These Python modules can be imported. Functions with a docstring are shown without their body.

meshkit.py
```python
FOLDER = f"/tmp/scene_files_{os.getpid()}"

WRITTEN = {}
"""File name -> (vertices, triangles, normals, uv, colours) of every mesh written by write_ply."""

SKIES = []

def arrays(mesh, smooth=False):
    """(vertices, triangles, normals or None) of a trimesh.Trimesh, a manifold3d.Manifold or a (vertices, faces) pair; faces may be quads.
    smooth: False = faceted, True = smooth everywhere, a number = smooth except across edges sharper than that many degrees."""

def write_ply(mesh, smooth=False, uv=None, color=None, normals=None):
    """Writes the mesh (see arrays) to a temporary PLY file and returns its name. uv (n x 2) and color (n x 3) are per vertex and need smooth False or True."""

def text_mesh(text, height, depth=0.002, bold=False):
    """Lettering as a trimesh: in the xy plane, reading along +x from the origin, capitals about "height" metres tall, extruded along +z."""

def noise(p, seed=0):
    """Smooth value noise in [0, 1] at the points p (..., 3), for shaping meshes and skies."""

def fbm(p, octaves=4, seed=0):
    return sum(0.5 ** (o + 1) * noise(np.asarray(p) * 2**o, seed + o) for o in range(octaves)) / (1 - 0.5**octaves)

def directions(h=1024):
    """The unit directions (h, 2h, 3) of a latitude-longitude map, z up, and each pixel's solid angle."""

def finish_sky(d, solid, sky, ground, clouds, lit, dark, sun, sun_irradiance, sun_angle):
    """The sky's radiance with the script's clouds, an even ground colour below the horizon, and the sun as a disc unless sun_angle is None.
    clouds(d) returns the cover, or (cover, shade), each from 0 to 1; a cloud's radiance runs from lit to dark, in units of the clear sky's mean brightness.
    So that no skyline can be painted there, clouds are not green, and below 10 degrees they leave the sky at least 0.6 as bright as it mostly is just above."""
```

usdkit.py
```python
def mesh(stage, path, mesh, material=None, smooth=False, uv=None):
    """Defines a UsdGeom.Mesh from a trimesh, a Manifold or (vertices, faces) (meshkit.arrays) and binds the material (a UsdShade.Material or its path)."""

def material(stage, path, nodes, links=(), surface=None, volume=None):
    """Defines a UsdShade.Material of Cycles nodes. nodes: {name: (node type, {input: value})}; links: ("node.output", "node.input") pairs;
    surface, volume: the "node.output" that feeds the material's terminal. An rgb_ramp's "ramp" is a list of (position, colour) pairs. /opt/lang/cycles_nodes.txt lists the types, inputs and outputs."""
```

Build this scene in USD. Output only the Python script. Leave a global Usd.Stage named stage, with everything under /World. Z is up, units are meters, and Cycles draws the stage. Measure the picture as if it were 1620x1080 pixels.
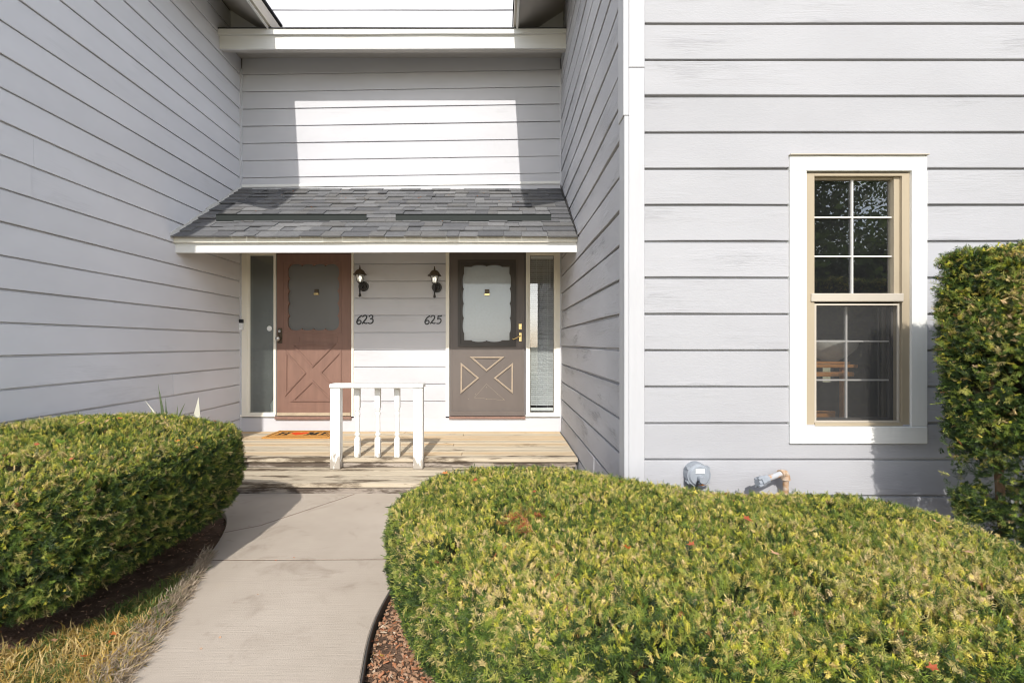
import math, random
import numpy as np
import trimesh, usdkit, meshkit
from shapely.geometry import Polygon, LineString, Point, box as sbox
from shapely import affinity
from shapely.ops import unary_union
from pxr import Usd, UsdGeom, UsdLux, UsdShade, Gf, Sdf, Vt

stage = Usd.Stage.CreateInMemory()
UsdGeom.SetStageUpAxis(stage, "Z")
UsdGeom.SetStageMetersPerUnit(stage, 1.0)
UsdGeom.Xform.Define(stage, "/World")
UsdGeom.Scope.Define(stage, "/World/Looks")
rng = np.random.default_rng(7)
random.seed(7)

# ------------------------------------------------------------------ camera, sky, sun, exposure
CAMZ, FPX, CX, CY = 1.23, 800.0, 790.0, 543.0
cam = UsdGeom.Camera.Define(stage, "/World/camera")
cam.AddTranslateOp().Set(Gf.Vec3d(0, 0, CAMZ))
cam.AddRotateXOp().Set(90.0)
cam.CreateHorizontalApertureAttr(36.0)
cam.CreateVerticalApertureAttr(24.0)
cam.CreateFocalLengthAttr(36.0 * FPX / 1620)
cam.CreateHorizontalApertureOffsetAttr((810 - CX) / 1620 * 36)
cam.CreateVerticalApertureOffsetAttr((CY - 540) / 1620 * 36)
cam.CreateClippingRangeAttr(Gf.Vec2f(0.05, 2000))
cam.CreateExposureAttr(0.66)

SUN_TRAVEL = np.array([0.045, 1.0, -0.75])
to_sun = -SUN_TRAVEL / np.linalg.norm(SUN_TRAVEL)
sun_elev, sun_rot = math.asin(to_sun[2]), math.atan2(to_sun[0], to_sun[1])
usdkit.material(stage, "/World/Looks/sky", {
    "s": ("sky_texture", {"sky_type": "single_scattering", "sun_disc": False, "sun_elevation": sun_elev, "sun_rotation": sun_rot}),
    "tc": ("texture_coordinate", {}), "m": ("mapping", {"scale": (1.0, 1.0, 2.2)}), "n": ("noise_texture", {"scale": 2.6, "detail": 7.0, "roughness": 0.62, "distortion": 0.4}),
    "cover": ("rgb_ramp", {"ramp": [(0.36, (0.05,) * 3), (0.66, (0.62,) * 3)]}),
    "bw": ("rgb_to_bw", {}), "lit": ("math", {"math_type": "multiply", "value2": 2.1}), "mix": ("mix", {}),
    "b": ("background_shader", {"strength": 0.15})},
    [("tc.generated", "m.vector"), ("m.vector", "n.vector"), ("n.fac", "cover.fac"), ("s.color", "bw.color"), ("bw.val", "lit.value1"),
     ("cover.color", "mix.fac"), ("s.color", "mix.color1"), ("lit.value", "mix.color2"), ("mix.color", "b.color")], surface="b.background")
dome = UsdLux.DomeLight.Define(stage, "/World/sky")
UsdShade.MaterialBindingAPI.Apply(dome.GetPrim()).Bind(UsdShade.Material.Get(stage, "/World/Looks/sky"))
sun = UsdLux.DistantLight.Define(stage, "/World/sun")
sun.CreateIntensityAttr(0.72)
sun.CreateAngleAttr(0.5)
sun.CreateColorAttr(Gf.Vec3f(1.0, 0.965, 0.91))
sun.GetPrim().CreateAttribute("inputs:normalize", Sdf.ValueTypeNames.Bool).Set(True)
zax = Gf.Vec3d(*to_sun)
rot = Gf.Rotation(Gf.Vec3d(0, 0, 1), zax)
sun.AddTransformOp().Set(Gf.Matrix4d().SetRotate(rot))

# ------------------------------------------------------------------ helpers
def at(px, py, Y):
    return np.array([(px - CX) * Y / FPX, Y, CAMZ + (CY - py) * Y / FPX])
def PX(px, Y): return (px - CX) * Y / FPX
def PZ(py, Y): return CAMZ + (CY - py) * Y / FPX

_used = {}
def path_for(name, parent):
    base = (str(parent.GetPath()) if parent is not None else "/World") + "/" + name
    n = _used.get(base, 0)
    _used[base] = n + 1
    return base if n == 0 else f"{base}_{n:03d}"
def tagp(p, label=None, cat=None, group=None, kind=None):
    for k, v in (("label", label), ("category", cat), ("group", group), ("kind", kind)):
        if v: p.SetCustomDataByKey(k, v)
    return p
def obj(name, mesh, m, parent=None, smooth=False, **kw):
    if isinstance(mesh, list): mesh = trimesh.util.concatenate(mesh)
    g = usdkit.mesh(stage, path_for(name, parent), mesh, LOOK[m], smooth=smooth)
    return tagp(g.GetPrim(), **kw)
def thing(name, label, cat, loc=(0, 0, 0), rotz=0, group=None, kind=None):
    x = UsdGeom.Xform.Define(stage, path_for(name, None))
    x.AddTranslateOp().Set(Gf.Vec3d(*map(float, loc)))
    if rotz: x.AddRotateZOp().Set(float(rotz))
    return tagp(x.GetPrim(), label, cat, group, kind)
def dup(src, loc, rotz=0, label=None, group=None, scale=None, rots=None):
    was = src.GetCustomData()
    name = src.GetName()
    x = UsdGeom.Xform.Define(stage, path_for(name, None))
    x.GetPrim().GetReferences().AddInternalReference(src.GetPath())
    x.ClearXformOpOrder()
    x.AddTranslateOp().Set(Gf.Vec3d(*map(float, loc)))
    if rots is not None: x.AddRotateXYZOp().Set(Gf.Vec3f(*map(float, rots)))
    elif rotz: x.AddRotateZOp().Set(float(rotz))
    if scale: x.AddScaleOp().Set(Gf.Vec3f(scale, scale, scale))
    x.GetPrim().SetInstanceable(True)
    return tagp(x.GetPrim(), label or was.get("label"), was.get("category"), group or was.get("group"))

def bx(x0, x1, y0, y1, z0, z1):
    b = trimesh.creation.box([abs(x1 - x0), abs(y1 - y0), abs(z1 - z0)])
    b.apply_translation([(x0 + x1) / 2, (y0 + y1) / 2, (z0 + z1) / 2])
    return b
def cbx(x0, x1, y0, y1, z0, z1, c=0.004):
    """box with chamfered edges (convex hull of shrunken corners)"""
    x0, x1 = sorted((x0, x1)); y0, y1 = sorted((y0, y1)); z0, z1 = sorted((z0, z1))
    c = min(c, (x1 - x0) / 3, (y1 - y0) / 3, (z1 - z0) / 3)
    p = []
    for X, sx in ((x0, 1), (x1, -1)):
        for Y, sy in ((y0, 1), (y1, -1)):
            for Z, sz in ((z0, 1), (z1, -1)):
                p += [(X, Y + sy * c, Z + sz * c), (X + sx * c, Y, Z + sz * c), (X + sx * c, Y + sy * c, Z)]
    return trimesh.convex.convex_hull(np.array(p))
def cyl(p0, p1, r, n=16, r1=None):
    p0, p1 = np.array(p0, float), np.array(p1, float)
    d = p1 - p0; L = np.linalg.norm(d); d /= L
    a = np.cross(d, [0, 0, 1.0] if abs(d[2]) < .9 else [1.0, 0, 0]); a /= np.linalg.norm(a); b = np.cross(d, a)
    t = np.arange(n) * 2 * np.pi / n
    ring = np.cos(t)[:, None] * a + np.sin(t)[:, None] * b
    r1 = r if r1 is None else r1
    v = np.vstack([p0 + ring * r, p1 + ring * r1, [p0], [p1]])
    f = []
    for i in range(n):
        j = (i + 1) % n
        f += [[i, n + i, n + j], [i, n + j, j], [2 * n, i, j], [2 * n + 1, n + j, n + i]]
    m = trimesh.Trimesh(v, f, process=False); m.fix_normals(); return m
def pipe(pts, radii, n=10):
    pts = np.array(pts, float); k = len(pts)
    radii = np.broadcast_to(radii, (k,))
    t = np.gradient(pts, axis=0); t /= np.linalg.norm(t, axis=1, keepdims=True) + 1e-12
    ref = np.array([0.13, 0.27, 0.95]); v = []
    for i in range(k):
        a = np.cross(t[i], ref if abs(t[i] @ ref) < .95 else [1, 0, 0]); a /= np.linalg.norm(a); b = np.cross(t[i], a)
        ang = np.arange(n) * 2 * np.pi / n
        v.append(pts[i] + radii[i] * (np.cos(ang)[:, None] * a + np.sin(ang)[:, None] * b))
    v = np.vstack(v + [pts[:1], pts[-1:]]); f = []
    for i in range(k - 1):
        for j in range(n):
            q = (j + 1) % n
            f += [[i * n + j, i * n + q, (i + 1) * n + q], [i * n + j, (i + 1) * n + q, (i + 1) * n + j]]
    for j in range(n):
        q = (j + 1) % n
        f += [[k * n, q, j], [k * n + 1, (k - 1) * n + j, (k - 1) * n + q]]
    return trimesh.Trimesh(v, f, process=False)
def lathe(profile, centre, n=20):
    """profile of (r, z) around a vertical axis"""
    p = np.array(profile, float); k = len(p); ang = np.arange(n) * 2 * np.pi / n
    v = np.vstack([np.c_[r * np.cos(ang), r * np.sin(ang), np.full(n, z)] for r, z in p]) + np.array(centre)
    f = []
    for i in range(k - 1):
        for j in range(n):
            q = (j + 1) % n
            f += [[i * n + j, i * n + q, (i + 1) * n + q], [i * n + j, (i + 1) * n + q, (i + 1) * n + j]]
    return trimesh.Trimesh(v, f, process=False)
def extr(poly, depth):
    gs = getattr(poly, "geoms", [poly])
    return trimesh.util.concatenate([trimesh.creation.extrude_polygon(g, depth, engine="earcut") for g in gs])
def facing(poly, y_front, depth):
    """shapely polygon in (x, z) extruded so that its front lies at y_front and it goes back by depth (towards +y)"""
    m = extr(poly, depth)
    v = np.array(m.vertices)
    m.vertices = np.c_[v[:, 0], y_front + v[:, 2], v[:, 1]]
    m.fix_normals(); return m
def sheet(poly, y):
    """one sheet of glass at y, facing the viewer's side (-y)"""
    m = facing(poly, y, 0.004)
    n = np.array(m.face_normals)
    keep = (n[:, 1] < -0.9)
    v, f = np.array(m.vertices), np.array(m.faces)[keep]
    u, inv = np.unique(f, return_inverse=True)
    return trimesh.Trimesh(v[u], inv.reshape(f.shape), process=False)
def facing_x(poly, x0, depth):
    """polygon in (y, z), extruded along x from x0 to x0+depth"""
    m = extr(poly, depth); v = np.array(m.vertices)
    m.vertices = np.c_[x0 + v[:, 2], v[:, 0], v[:, 1]]
    m.fix_normals(); return m

# ------------------------------------------------------------------ materials
LOOK = {}
def mat(name, col, rough=0.6, var=0.08, scale=(6, 6, 6), bump=0.0, bscale=None, bdist=0.004, col2=None, spec=0.4, detail=4, metallic=0.0, ramp=None,
        obj_random=0.0, fine=0.0, fine_scale=220):
    col = np.array(col, float)
    c2 = np.array(col2, float) if col2 is not None else None
    stops = ramp or ([(0.25, tuple(col * (1 - var))), (0.75, tuple(np.minimum(col * (1 + var), .95)))] if c2 is None else [(0.35, tuple(col)), (0.65, tuple(c2))])
    nodes = {"g": ("geometry", {}), "oi": ("object_info", {}), "off": ("mix_vector", {"fac": 1.0, "use_clamp": False}),
             "m": ("mapping", {"scale": scale}), "add": ("mix", {"mix_type": "add", "fac": 1.0}), "k": ("math", {"math_type": "multiply", "value2": 37.0}),
             "n": ("noise_texture", {"scale": 1.0, "detail": float(detail), "roughness": 0.6}),
             "r": ("rgb_ramp", {"ramp": stops}),
             "p": ("principled_bsdf", {"roughness": rough, "specular_ior_level": spec, "metallic": metallic})}
    nodes.pop("off")
    links = [("g.position", "m.vector"), ("oi.random", "k.value1"), ("m.vector", "add.color1"), ("k.value", "add.color2"), ("add.color", "n.vector"), ("n.fac", "r.fac")]
    out = "r.color"
    if obj_random:
        nodes["mr"] = ("map_range", {"from_min": 0.0, "from_max": 1.0, "to_min": 1 - obj_random, "to_max": 1 + obj_random})
        nodes["hv"] = ("mix", {"mix_type": "multiply", "fac": 1.0})
        links += [("oi.random", "mr.value"), (out, "hv.color1"), ("mr.result", "hv.color2")]
        out = "hv.color"
    if fine:
        nodes["nf"] = ("noise_texture", {"scale": float(fine_scale), "detail": 2.0})
        nodes["rf"] = ("rgb_ramp", {"ramp": [(0.3, (1 - fine,) * 3), (0.7, (1 + fine,) * 3)]})
        nodes["mf"] = ("mix", {"mix_type": "multiply", "fac": 1.0})
        links += [("g.position", "nf.vector"), ("nf.fac", "rf.fac"), (out, "mf.color1"), ("rf.color", "mf.color2")]
        out = "mf.color"
    links.append((out, "p.base_color"))
    if bump:
        nodes["mb"] = ("mapping", {"scale": bscale or scale})
        nodes["ab"] = ("mix", {"mix_type": "add", "fac": 1.0})
        nodes["nb"] = ("noise_texture", {"scale": 1.0, "detail": 5.0, "roughness": 0.65})
        nodes["b"] = ("bump", {"strength": float(bump), "distance": float(bdist)})
        links += [("g.position", "mb.vector"), ("mb.vector", "ab.color1"), ("k.value", "ab.color2"), ("ab.color", "nb.vector"), ("nb.fac", "b.height"), ("b.normal", "p.normal")]
    LOOK[name] = usdkit.material(stage, "/World/Looks/" + name, nodes, links, surface="p.BSDF")
    return LOOK[name]

def siding_mat(name, col, grain, crack):
    """painted sawn cedar board: fine grain relief along the board, rougher patches where the paint has checked"""
    c = np.array(col)
    LOOK[name] = usdkit.material(stage, "/World/Looks/" + name, {
        "g": ("geometry", {}), "oi": ("object_info", {}), "k": ("math", {"math_type": "multiply", "value2": 53.0}),
        "m": ("mapping", {"scale": (5.5, 5.5, 95.0)}), "a": ("mix", {"mix_type": "add", "fac": 1.0}),
        "n": ("noise_texture", {"scale": 1.0, "detail": 6.0, "roughness": 0.65, "distortion": 0.6}),
        "m2": ("mapping", {"scale": (1.3, 1.3, 5.0)}), "a2": ("mix", {"mix_type": "add", "fac": 1.0}),
        "n2": ("noise_texture", {"scale": 1.0, "detail": 3.0, "roughness": 0.55}),
        "r2": ("rgb_ramp", {"ramp": [(0.0, (0.10,) * 3), (0.52, (0.16,) * 3), (0.66, (1, 1, 1))]}),
        "m3": ("mapping", {"scale": (45.0, 45.0, 140.0)}), "n3": ("noise_texture", {"scale": 1.0, "detail": 3.0, "roughness": 0.7}),
        "h": ("math", {"math_type": "multiply"}), "h3": ("math", {"math_type": "multiply_add", "value2": 0.25}),
        "b": ("bump", {"strength": float(grain), "distance": 0.012 if grain > 0.9 else 0.006}),
        "m4": ("mapping", {"scale": (0.9, 0.9, 2.0)}), "n4": ("noise_texture", {"scale": 1.0, "detail": 6.0, "roughness": 0.6}),
        "r4": ("rgb_ramp", {"ramp": [(0.3, tuple(c * 0.93)), (0.7, tuple(c * 1.03))]}),
        "cr": ("math", {"math_type": "multiply"}), "rc": ("rgb_ramp", {"ramp": [(0.42, (1, 1, 1)), (0.62, (1 - crack,) * 3)]}),
        "mx": ("mix", {"mix_type": "multiply", "fac": 1.0}),
        "rr": ("map_range", {"from_min": 0.0, "from_max": 1.0, "to_min": 0.965, "to_max": 1.03}), "mr": ("mix", {"mix_type": "multiply", "fac": 1.0}),
        "p": ("principled_bsdf", {"roughness": 0.7, "specular_ior_level": 0.12})},
        [("oi.random", "k.value1"), ("g.position", "m.vector"), ("m.vector", "a.color1"), ("k.value", "a.color2"), ("a.color", "n.vector"),
         ("g.position", "m2.vector"), ("m2.vector", "a2.color1"), ("k.value", "a2.color2"), ("a2.color", "n2.vector"), ("n2.fac", "r2.fac"),
         ("g.position", "m3.vector"), ("m3.vector", "n3.vector"),
         ("n.fac", "h.value1"), ("r2.color", "h.value2"), ("n3.fac", "h3.value1"), ("h.value", "h3.value3"), ("h3.value", "b.height"), ("b.normal", "p.normal"),
         ("g.position", "m4.vector"), ("m4.vector", "n4.vector"), ("n4.fac", "r4.fac"), ("r4.color", "mx.color1"),
         ("n.fac", "cr.value1"), ("r2.color", "cr.value2"), ("cr.value", "rc.fac"), ("rc.color", "mx.color2"),
         ("oi.random", "rr.value"), ("mx.color", "mr.color1"), ("rr.result", "mr.color2"), ("mr.color", "p.base_color")], surface="p.BSDF")

LAV = (0.52, 0.516, 0.532)
WORN_DIMMED = (0.365, 0.362, 0.374)  # rough weathered paint, darkened further to hold the sunlit wall down
siding_mat("siding_smooth", LAV, 0.25, 0.07)
siding_mat("siding_rough", WORN_DIMMED, 0.7, 0.13)
siding_mat("siding_left_lifted", (0.60, 0.594, 0.612), 0.25, 0.07)  # same paint made lighter, brightening the shaded left wall by colour
siding_mat("siding_raw", tuple(np.array(WORN_DIMMED) * 1.22), 1.0, 0.28)
mat("wall_backing", (0.16, 0.15, 0.15), 0.8)
mat("trim_siding", LAV, 0.6, 0.03, (3, 3, 20), 0.25, (3, 3, 60), 0.003)
mat("trim_vertical", (0.42, 0.416, 0.425), 0.6, 0.03, (20, 20, 3), 0.4, (60, 60, 2.5), 0.003)
mat("trim_white", (0.69, 0.68, 0.645), 0.55, 0.03, (3, 3, 25), 0.3, (2.5, 2.5, 50), 0.003, fine=0.02)
mat("trim_white_vertical", (0.69, 0.68, 0.645), 0.55, 0.03, (25, 25, 3), 0.3, (50, 50, 2.5), 0.003, fine=0.02)
mat("trim_cream", (0.76, 0.72, 0.62), 0.5, 0.03, (25, 25, 3), 0.15, (50, 50, 3), 0.002)
mat("railing_paint", (0.82, 0.81, 0.77), 0.45, 0.04, (30, 30, 6), 0.2, (60, 60, 8), 0.002)
# railing: peeled patches low on the wood show grey timber
LOOK["railing_paint"] = usdkit.material(stage, "/World/Looks/railing_peeling", {
    "g": ("geometry", {}), "m": ("mapping", {"scale": (38, 38, 11)}), "n": ("noise_texture", {"scale": 1.0, "detail": 5.0, "roughness": 0.65}),
    "x": ("separate_xyz", {}), "z": ("map_range", {"from_min": 0.08, "from_max": 0.34, "to_min": 0.33, "to_max": -0.10, "clamp": True}),
    "s": ("math", {"math_type": "add"}), "r": ("rgb_ramp", {"ramp": [(0.68, (0.70, 0.69, 0.65)), (0.735, (0.36, 0.32, 0.27))]}),
    "n2": ("noise_texture", {"scale": 9.0, "detail": 4.0}), "r2": ("rgb_ramp", {"ramp": [(0.3, (0.94,) * 3), (0.7, (1.03,) * 3)]}), "mm": ("mix", {"mix_type": "multiply", "fac": 1.0}),
    "b": ("bump", {"strength": 0.35, "distance": 0.003, "invert": True}),
    "p": ("principled_bsdf", {"roughness": 0.5, "specular_ior_level": 0.35})},
    [("g.position", "m.vector"), ("m.vector", "n.vector"), ("g.position", "x.vector"), ("x.z", "z.value"), ("n.fac", "s.value1"), ("z.result", "s.value2"), ("s.value", "r.fac"),
     ("g.position", "n2.vector"), ("n2.fac", "r2.fac"), ("r.color", "mm.color1"), ("r2.color", "mm.color2"), ("mm.color", "p.base_color"), ("s.value", "b.height"), ("b.normal", "p.normal")], surface="p.BSDF")
mat("soffit_paint", (0.46, 0.43, 0.39), 0.7, 0.05, (4, 4, 4))
mat("aluminium_tan", (0.36, 0.298, 0.21), 0.42, 0.04, (10, 10, 2))
mat("aluminium_light", (0.44, 0.39, 0.32), 0.4, 0.03, (10, 10, 4))
mat("muntin_white", (0.50, 0.48, 0.45), 0.4, 0.03)
mat("vinyl_dark", (0.06, 0.055, 0.05), 0.5, 0.1)
mat("door_brown", (0.20, 0.112, 0.082), 0.5, 0.14, (14, 14, 2.2), 0.25, (55, 55, 3), 0.002, fine=0.03)
mat("door_taupe", (0.125, 0.103, 0.090), 0.45, 0.08, (8, 8, 2.5), 0.15, (55, 55, 3), 0.002, fine=0.03)
mat("door_dark_frame", (0.045, 0.037, 0.030), 0.45, 0.1, (8, 8, 4))
mat("moulding_tan", (0.33, 0.26, 0.19), 0.5, 0.12, (25, 25, 25))
mat("door_sill", (0.22, 0.13, 0.10), 0.6, 0.2, (20, 20, 20))
mat("weather_strip", (0.40, 0.32, 0.22), 0.6, 0.2, (15, 15, 15))
mat("brass", (0.62, 0.47, 0.22), 0.28, 0.05, metallic=0.9)
mat("nickel", (0.50, 0.49, 0.47), 0.3, 0.05, metallic=0.9)
mat("black_metal", (0.022, 0.020, 0.018), 0.4, 0.15, (40, 40, 40))
mat("bronze_metal", (0.075, 0.055, 0.035), 0.38, 0.15, (40, 40, 40), metallic=0.4)
mat("black_plastic", (0.02, 0.02, 0.022), 0.35)
mat("white_plastic", (0.75, 0.75, 0.76), 0.35)
mat("grey_plastic", (0.35, 0.36, 0.37), 0.4)
mat("digit_black", (0.02, 0.02, 0.022), 0.4)
mat("blind_white", (0.74, 0.74, 0.75), 0.4, 0.02)
mat("galvanised", (0.27, 0.29, 0.315), 0.45, 0.12, (25, 25, 25))
mat("pipe_paint", (0.52, 0.53, 0.54), 0.5, 0.05, ramp=[(0.50, (0.40, 0.41, 0.42)), (0.62, (0.42, 0.22, 0.09))], scale=(22, 22, 22), bump=0.2, bdist=0.002)
mat("pipe_rust", (0.34, 0.17, 0.06), 0.7, 0.3, (35, 35, 35), 0.3, bdist=0.002, col2=(0.48, 0.40, 0.32))
mat("label_paper", (0.68, 0.68, 0.64), 0.6)
mat("diverter_grey", (0.022, 0.026, 0.024), 0.6, 0.05, (6, 6, 30), spec=0.15)
mat("flashing", (0.62, 0.60, 0.56), 0.5, 0.2, (12, 12, 12), 0.3, bdist=0.004)
SH = [(0.098, 0.098, 0.102), (0.118, 0.118, 0.121), (0.132, 0.132, 0.134), (0.148, 0.147, 0.148), (0.124, 0.121, 0.118), (0.168, 0.166, 0.165)]
for i, c in enumerate(SH):
    mat(f"shingle_{i}", c, 0.9, 0.16, (30, 30, 30), 0.6, (350, 350, 350), 0.002, spec=0.2, fine=0.35, fine_scale=420)
mat("roof_felt", (0.05, 0.05, 0.055), 0.9)
mat("room_dark", (0.07, 0.065, 0.06), 0.8, 0.1)
mat("room_floor", (0.16, 0.10, 0.06), 0.5, 0.15, (3, 30, 3))
mat("shelf_wood", (0.60, 0.25, 0.07), 0.4, 0.2, (4, 40, 40))
mat("bowl_white", (0.75, 0.70, 0.64), 0.3, 0.03)
mat("bag_white", (0.8, 0.8, 0.8), 0.4, 0.05, (60, 60, 60), 0.8, bdist=0.01)

def deck_mat(name, ramp, stain):
    LOOK[name] = usdkit.material(stage, "/World/Looks/" + name, {
        "g": ("geometry", {}), "oi": ("object_info", {}), "k": ("math", {"math_type": "multiply", "value2": 41.0}),
        "m": ("mapping", {"scale": (1.4, 22, 22)}), "a": ("mix", {"mix_type": "add", "fac": 1.0}), "n": ("noise_texture", {"scale": 1.0, "detail": 6.0, "roughness": 0.65, "distortion": 0.8}),
        "r": ("rgb_ramp", {"ramp": ramp}),
        "m2": ("mapping", {"scale": (2.2, 9, 12)}), "a2": ("mix", {"mix_type": "add", "fac": 1.0}), "n2": ("noise_texture", {"scale": 1.0, "detail": 6.0, "roughness": 0.7}),
        "r2": ("rgb_ramp", {"ramp": [(0.0, (1, 1, 1)), (0.62 - stain, (1, 1, 1)), (0.72 - stain, (0.30, 0.27, 0.25)), (1.0, (0.16, 0.14, 0.13))]}),
        "mm": ("mix", {"mix_type": "multiply", "fac": 1.0}), "b": ("bump", {"strength": 0.5, "distance": 0.004}),
        "m3": ("mapping", {"scale": (3.0, 160, 160)}), "n3": ("noise_texture", {"scale": 1.0, "detail": 3.0}),
        "p": ("principled_bsdf", {"roughness": 0.75, "specular_ior_level": 0.2})},
        [("oi.random", "k.value1"), ("g.position", "m.vector"), ("m.vector", "a.color1"), ("k.value", "a.color2"), ("a.color", "n.vector"), ("n.fac", "r.fac"),
         ("g.position", "m2.vector"), ("m2.vector", "a2.color1"), ("k.value", "a2.color2"), ("a2.color", "n2.vector"), ("n2.fac", "r2.fac"),
         ("r.color", "mm.color1"), ("r2.color", "mm.color2"), ("mm.color", "p.base_color"),
         ("g.position", "m3.vector"), ("m3.vector", "n3.vector"), ("n3.fac", "b.height"), ("b.normal", "p.normal")], surface="p.BSDF")
deck_mat("deck_tan", [(0.3, (0.44, 0.33, 0.20)), (0.5, (0.54, 0.43, 0.29)), (0.7, (0.58, 0.37, 0.18))], 0.02)
deck_mat("deck_grey", [(0.3, (0.42, 0.35, 0.25)), (0.5, (0.50, 0.43, 0.32)), (0.7, (0.56, 0.48, 0.36))], 0.045)
deck_mat("deck_stained", [(0.3, (0.36, 0.30, 0.22)), (0.5, (0.46, 0.39, 0.29)), (0.7, (0.52, 0.45, 0.34))], 0.13)
deck_mat("deck_worn", [(0.3, (0.22, 0.18, 0.15)), (0.5, (0.34, 0.29, 0.24)), (0.7, (0.42, 0.36, 0.30))], 0.17)

# concrete
LOOK["concrete"] = usdkit.material(stage, "/World/Looks/concrete", {
    "g": ("geometry", {}), "n": ("noise_texture", {"scale": 1.6, "detail": 6.0, "roughness": 0.62}), "r": ("rgb_ramp", {"ramp": [(0.3, (0.385, 0.325, 0.262)), (0.7, (0.46, 0.395, 0.325))]}),
    "nf": ("noise_texture", {"scale": 260.0, "detail": 3.0, "roughness": 0.7}), "rf": ("rgb_ramp", {"ramp": [(0.28, (0.8,) * 3), (0.5, (1.0,) * 3), (0.72, (1.12,) * 3)]}), "mf": ("mix", {"mix_type": "multiply", "fac": 1.0}),
    "v": ("voronoi_texture", {"scale": 16.0}), "rv": ("rgb_ramp", {"ramp": [(0.0, (0.35, 0.33, 0.3)), (0.030, (0.5, 0.47, 0.43)), (0.045, (1, 1, 1))]}), "mv": ("mix", {"mix_type": "multiply", "fac": 0.6}),
    "st": ("noise_texture", {"scale": 3.3, "detail": 7.0, "roughness": 0.7, "distortion": 1.0}), "rs": ("rgb_ramp", {"ramp": [(0.30, (0.80, 0.78, 0.76)), (0.44, (1, 1, 1)), (0.60, (1, 1, 1)), (0.72, (1.06, 1.05, 1.03))]}), "ms": ("mix", {"mix_type": "multiply", "fac": 1.0}), "bm": ("mapping", {"scale": (6.0, 260.0, 6.0), "rotation": (0, 0, 0.12)}), "bn": ("noise_texture", {"scale": 1.0, "detail": 2.0}), "hh": ("math", {"math_type": "add"}),
    "b": ("bump", {"strength": 0.55, "distance": 0.0025}), "p": ("principled_bsdf", {"roughness": 0.85, "specular_ior_level": 0.2})},
    [("g.position", "n.vector"), ("n.fac", "r.fac"), ("g.position", "nf.vector"), ("nf.fac", "rf.fac"), ("r.color", "mf.color1"), ("rf.color", "mf.color2"),
     ("g.position", "v.vector"), ("v.distance", "rv.fac"), ("mf.color", "mv.color1"), ("rv.color", "mv.color2"), ("g.position", "st.vector"), ("st.fac", "rs.fac"), ("mv.color", "ms.color1"), ("rs.color", "ms.color2"), ("ms.color", "p.base_color"), ("g.position", "bm.vector"), ("bm.vector", "bn.vector"), ("bn.fac", "hh.value1"), ("nf.fac", "hh.value2"), ("hh.value", "b.height"), ("b.normal", "p.normal")], surface="p.BSDF")
mat("soil", (0.10, 0.065, 0.045), 0.95, 0.35, (14, 14, 14), 1.0, (45, 45, 45), 0.02, col2=(0.17, 0.11, 0.075), spec=0.1, fine=0.3)
mat("lawn_soil", (0.11, 0.085, 0.045), 0.95, 0.3, (8, 8, 8), 0.6, (50, 50, 50), 0.02, col2=(0.15, 0.13, 0.06), spec=0.1, fine=0.25)
mat("far_lawn", (0.24, 0.215, 0.12), 0.95, 0.3, (0.8, 0.8, 0.8), 0.5, (30, 30, 30), 0.03, col2=(0.31, 0.27, 0.16), spec=0.1, fine=0.25, fine_scale=60)
mat("edging_black", (0.055, 0.05, 0.045), 0.5, 0.2)
mat("mat_coir", (0.52, 0.26, 0.075), 0.95, 0.15, (40, 40, 40), 0.8, (260, 260, 260), 0.004, spec=0.05, fine=0.2)
mat("mat_black", (0.035, 0.028, 0.02), 0.95, 0.2, (120, 120, 120), spec=0.05)
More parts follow.
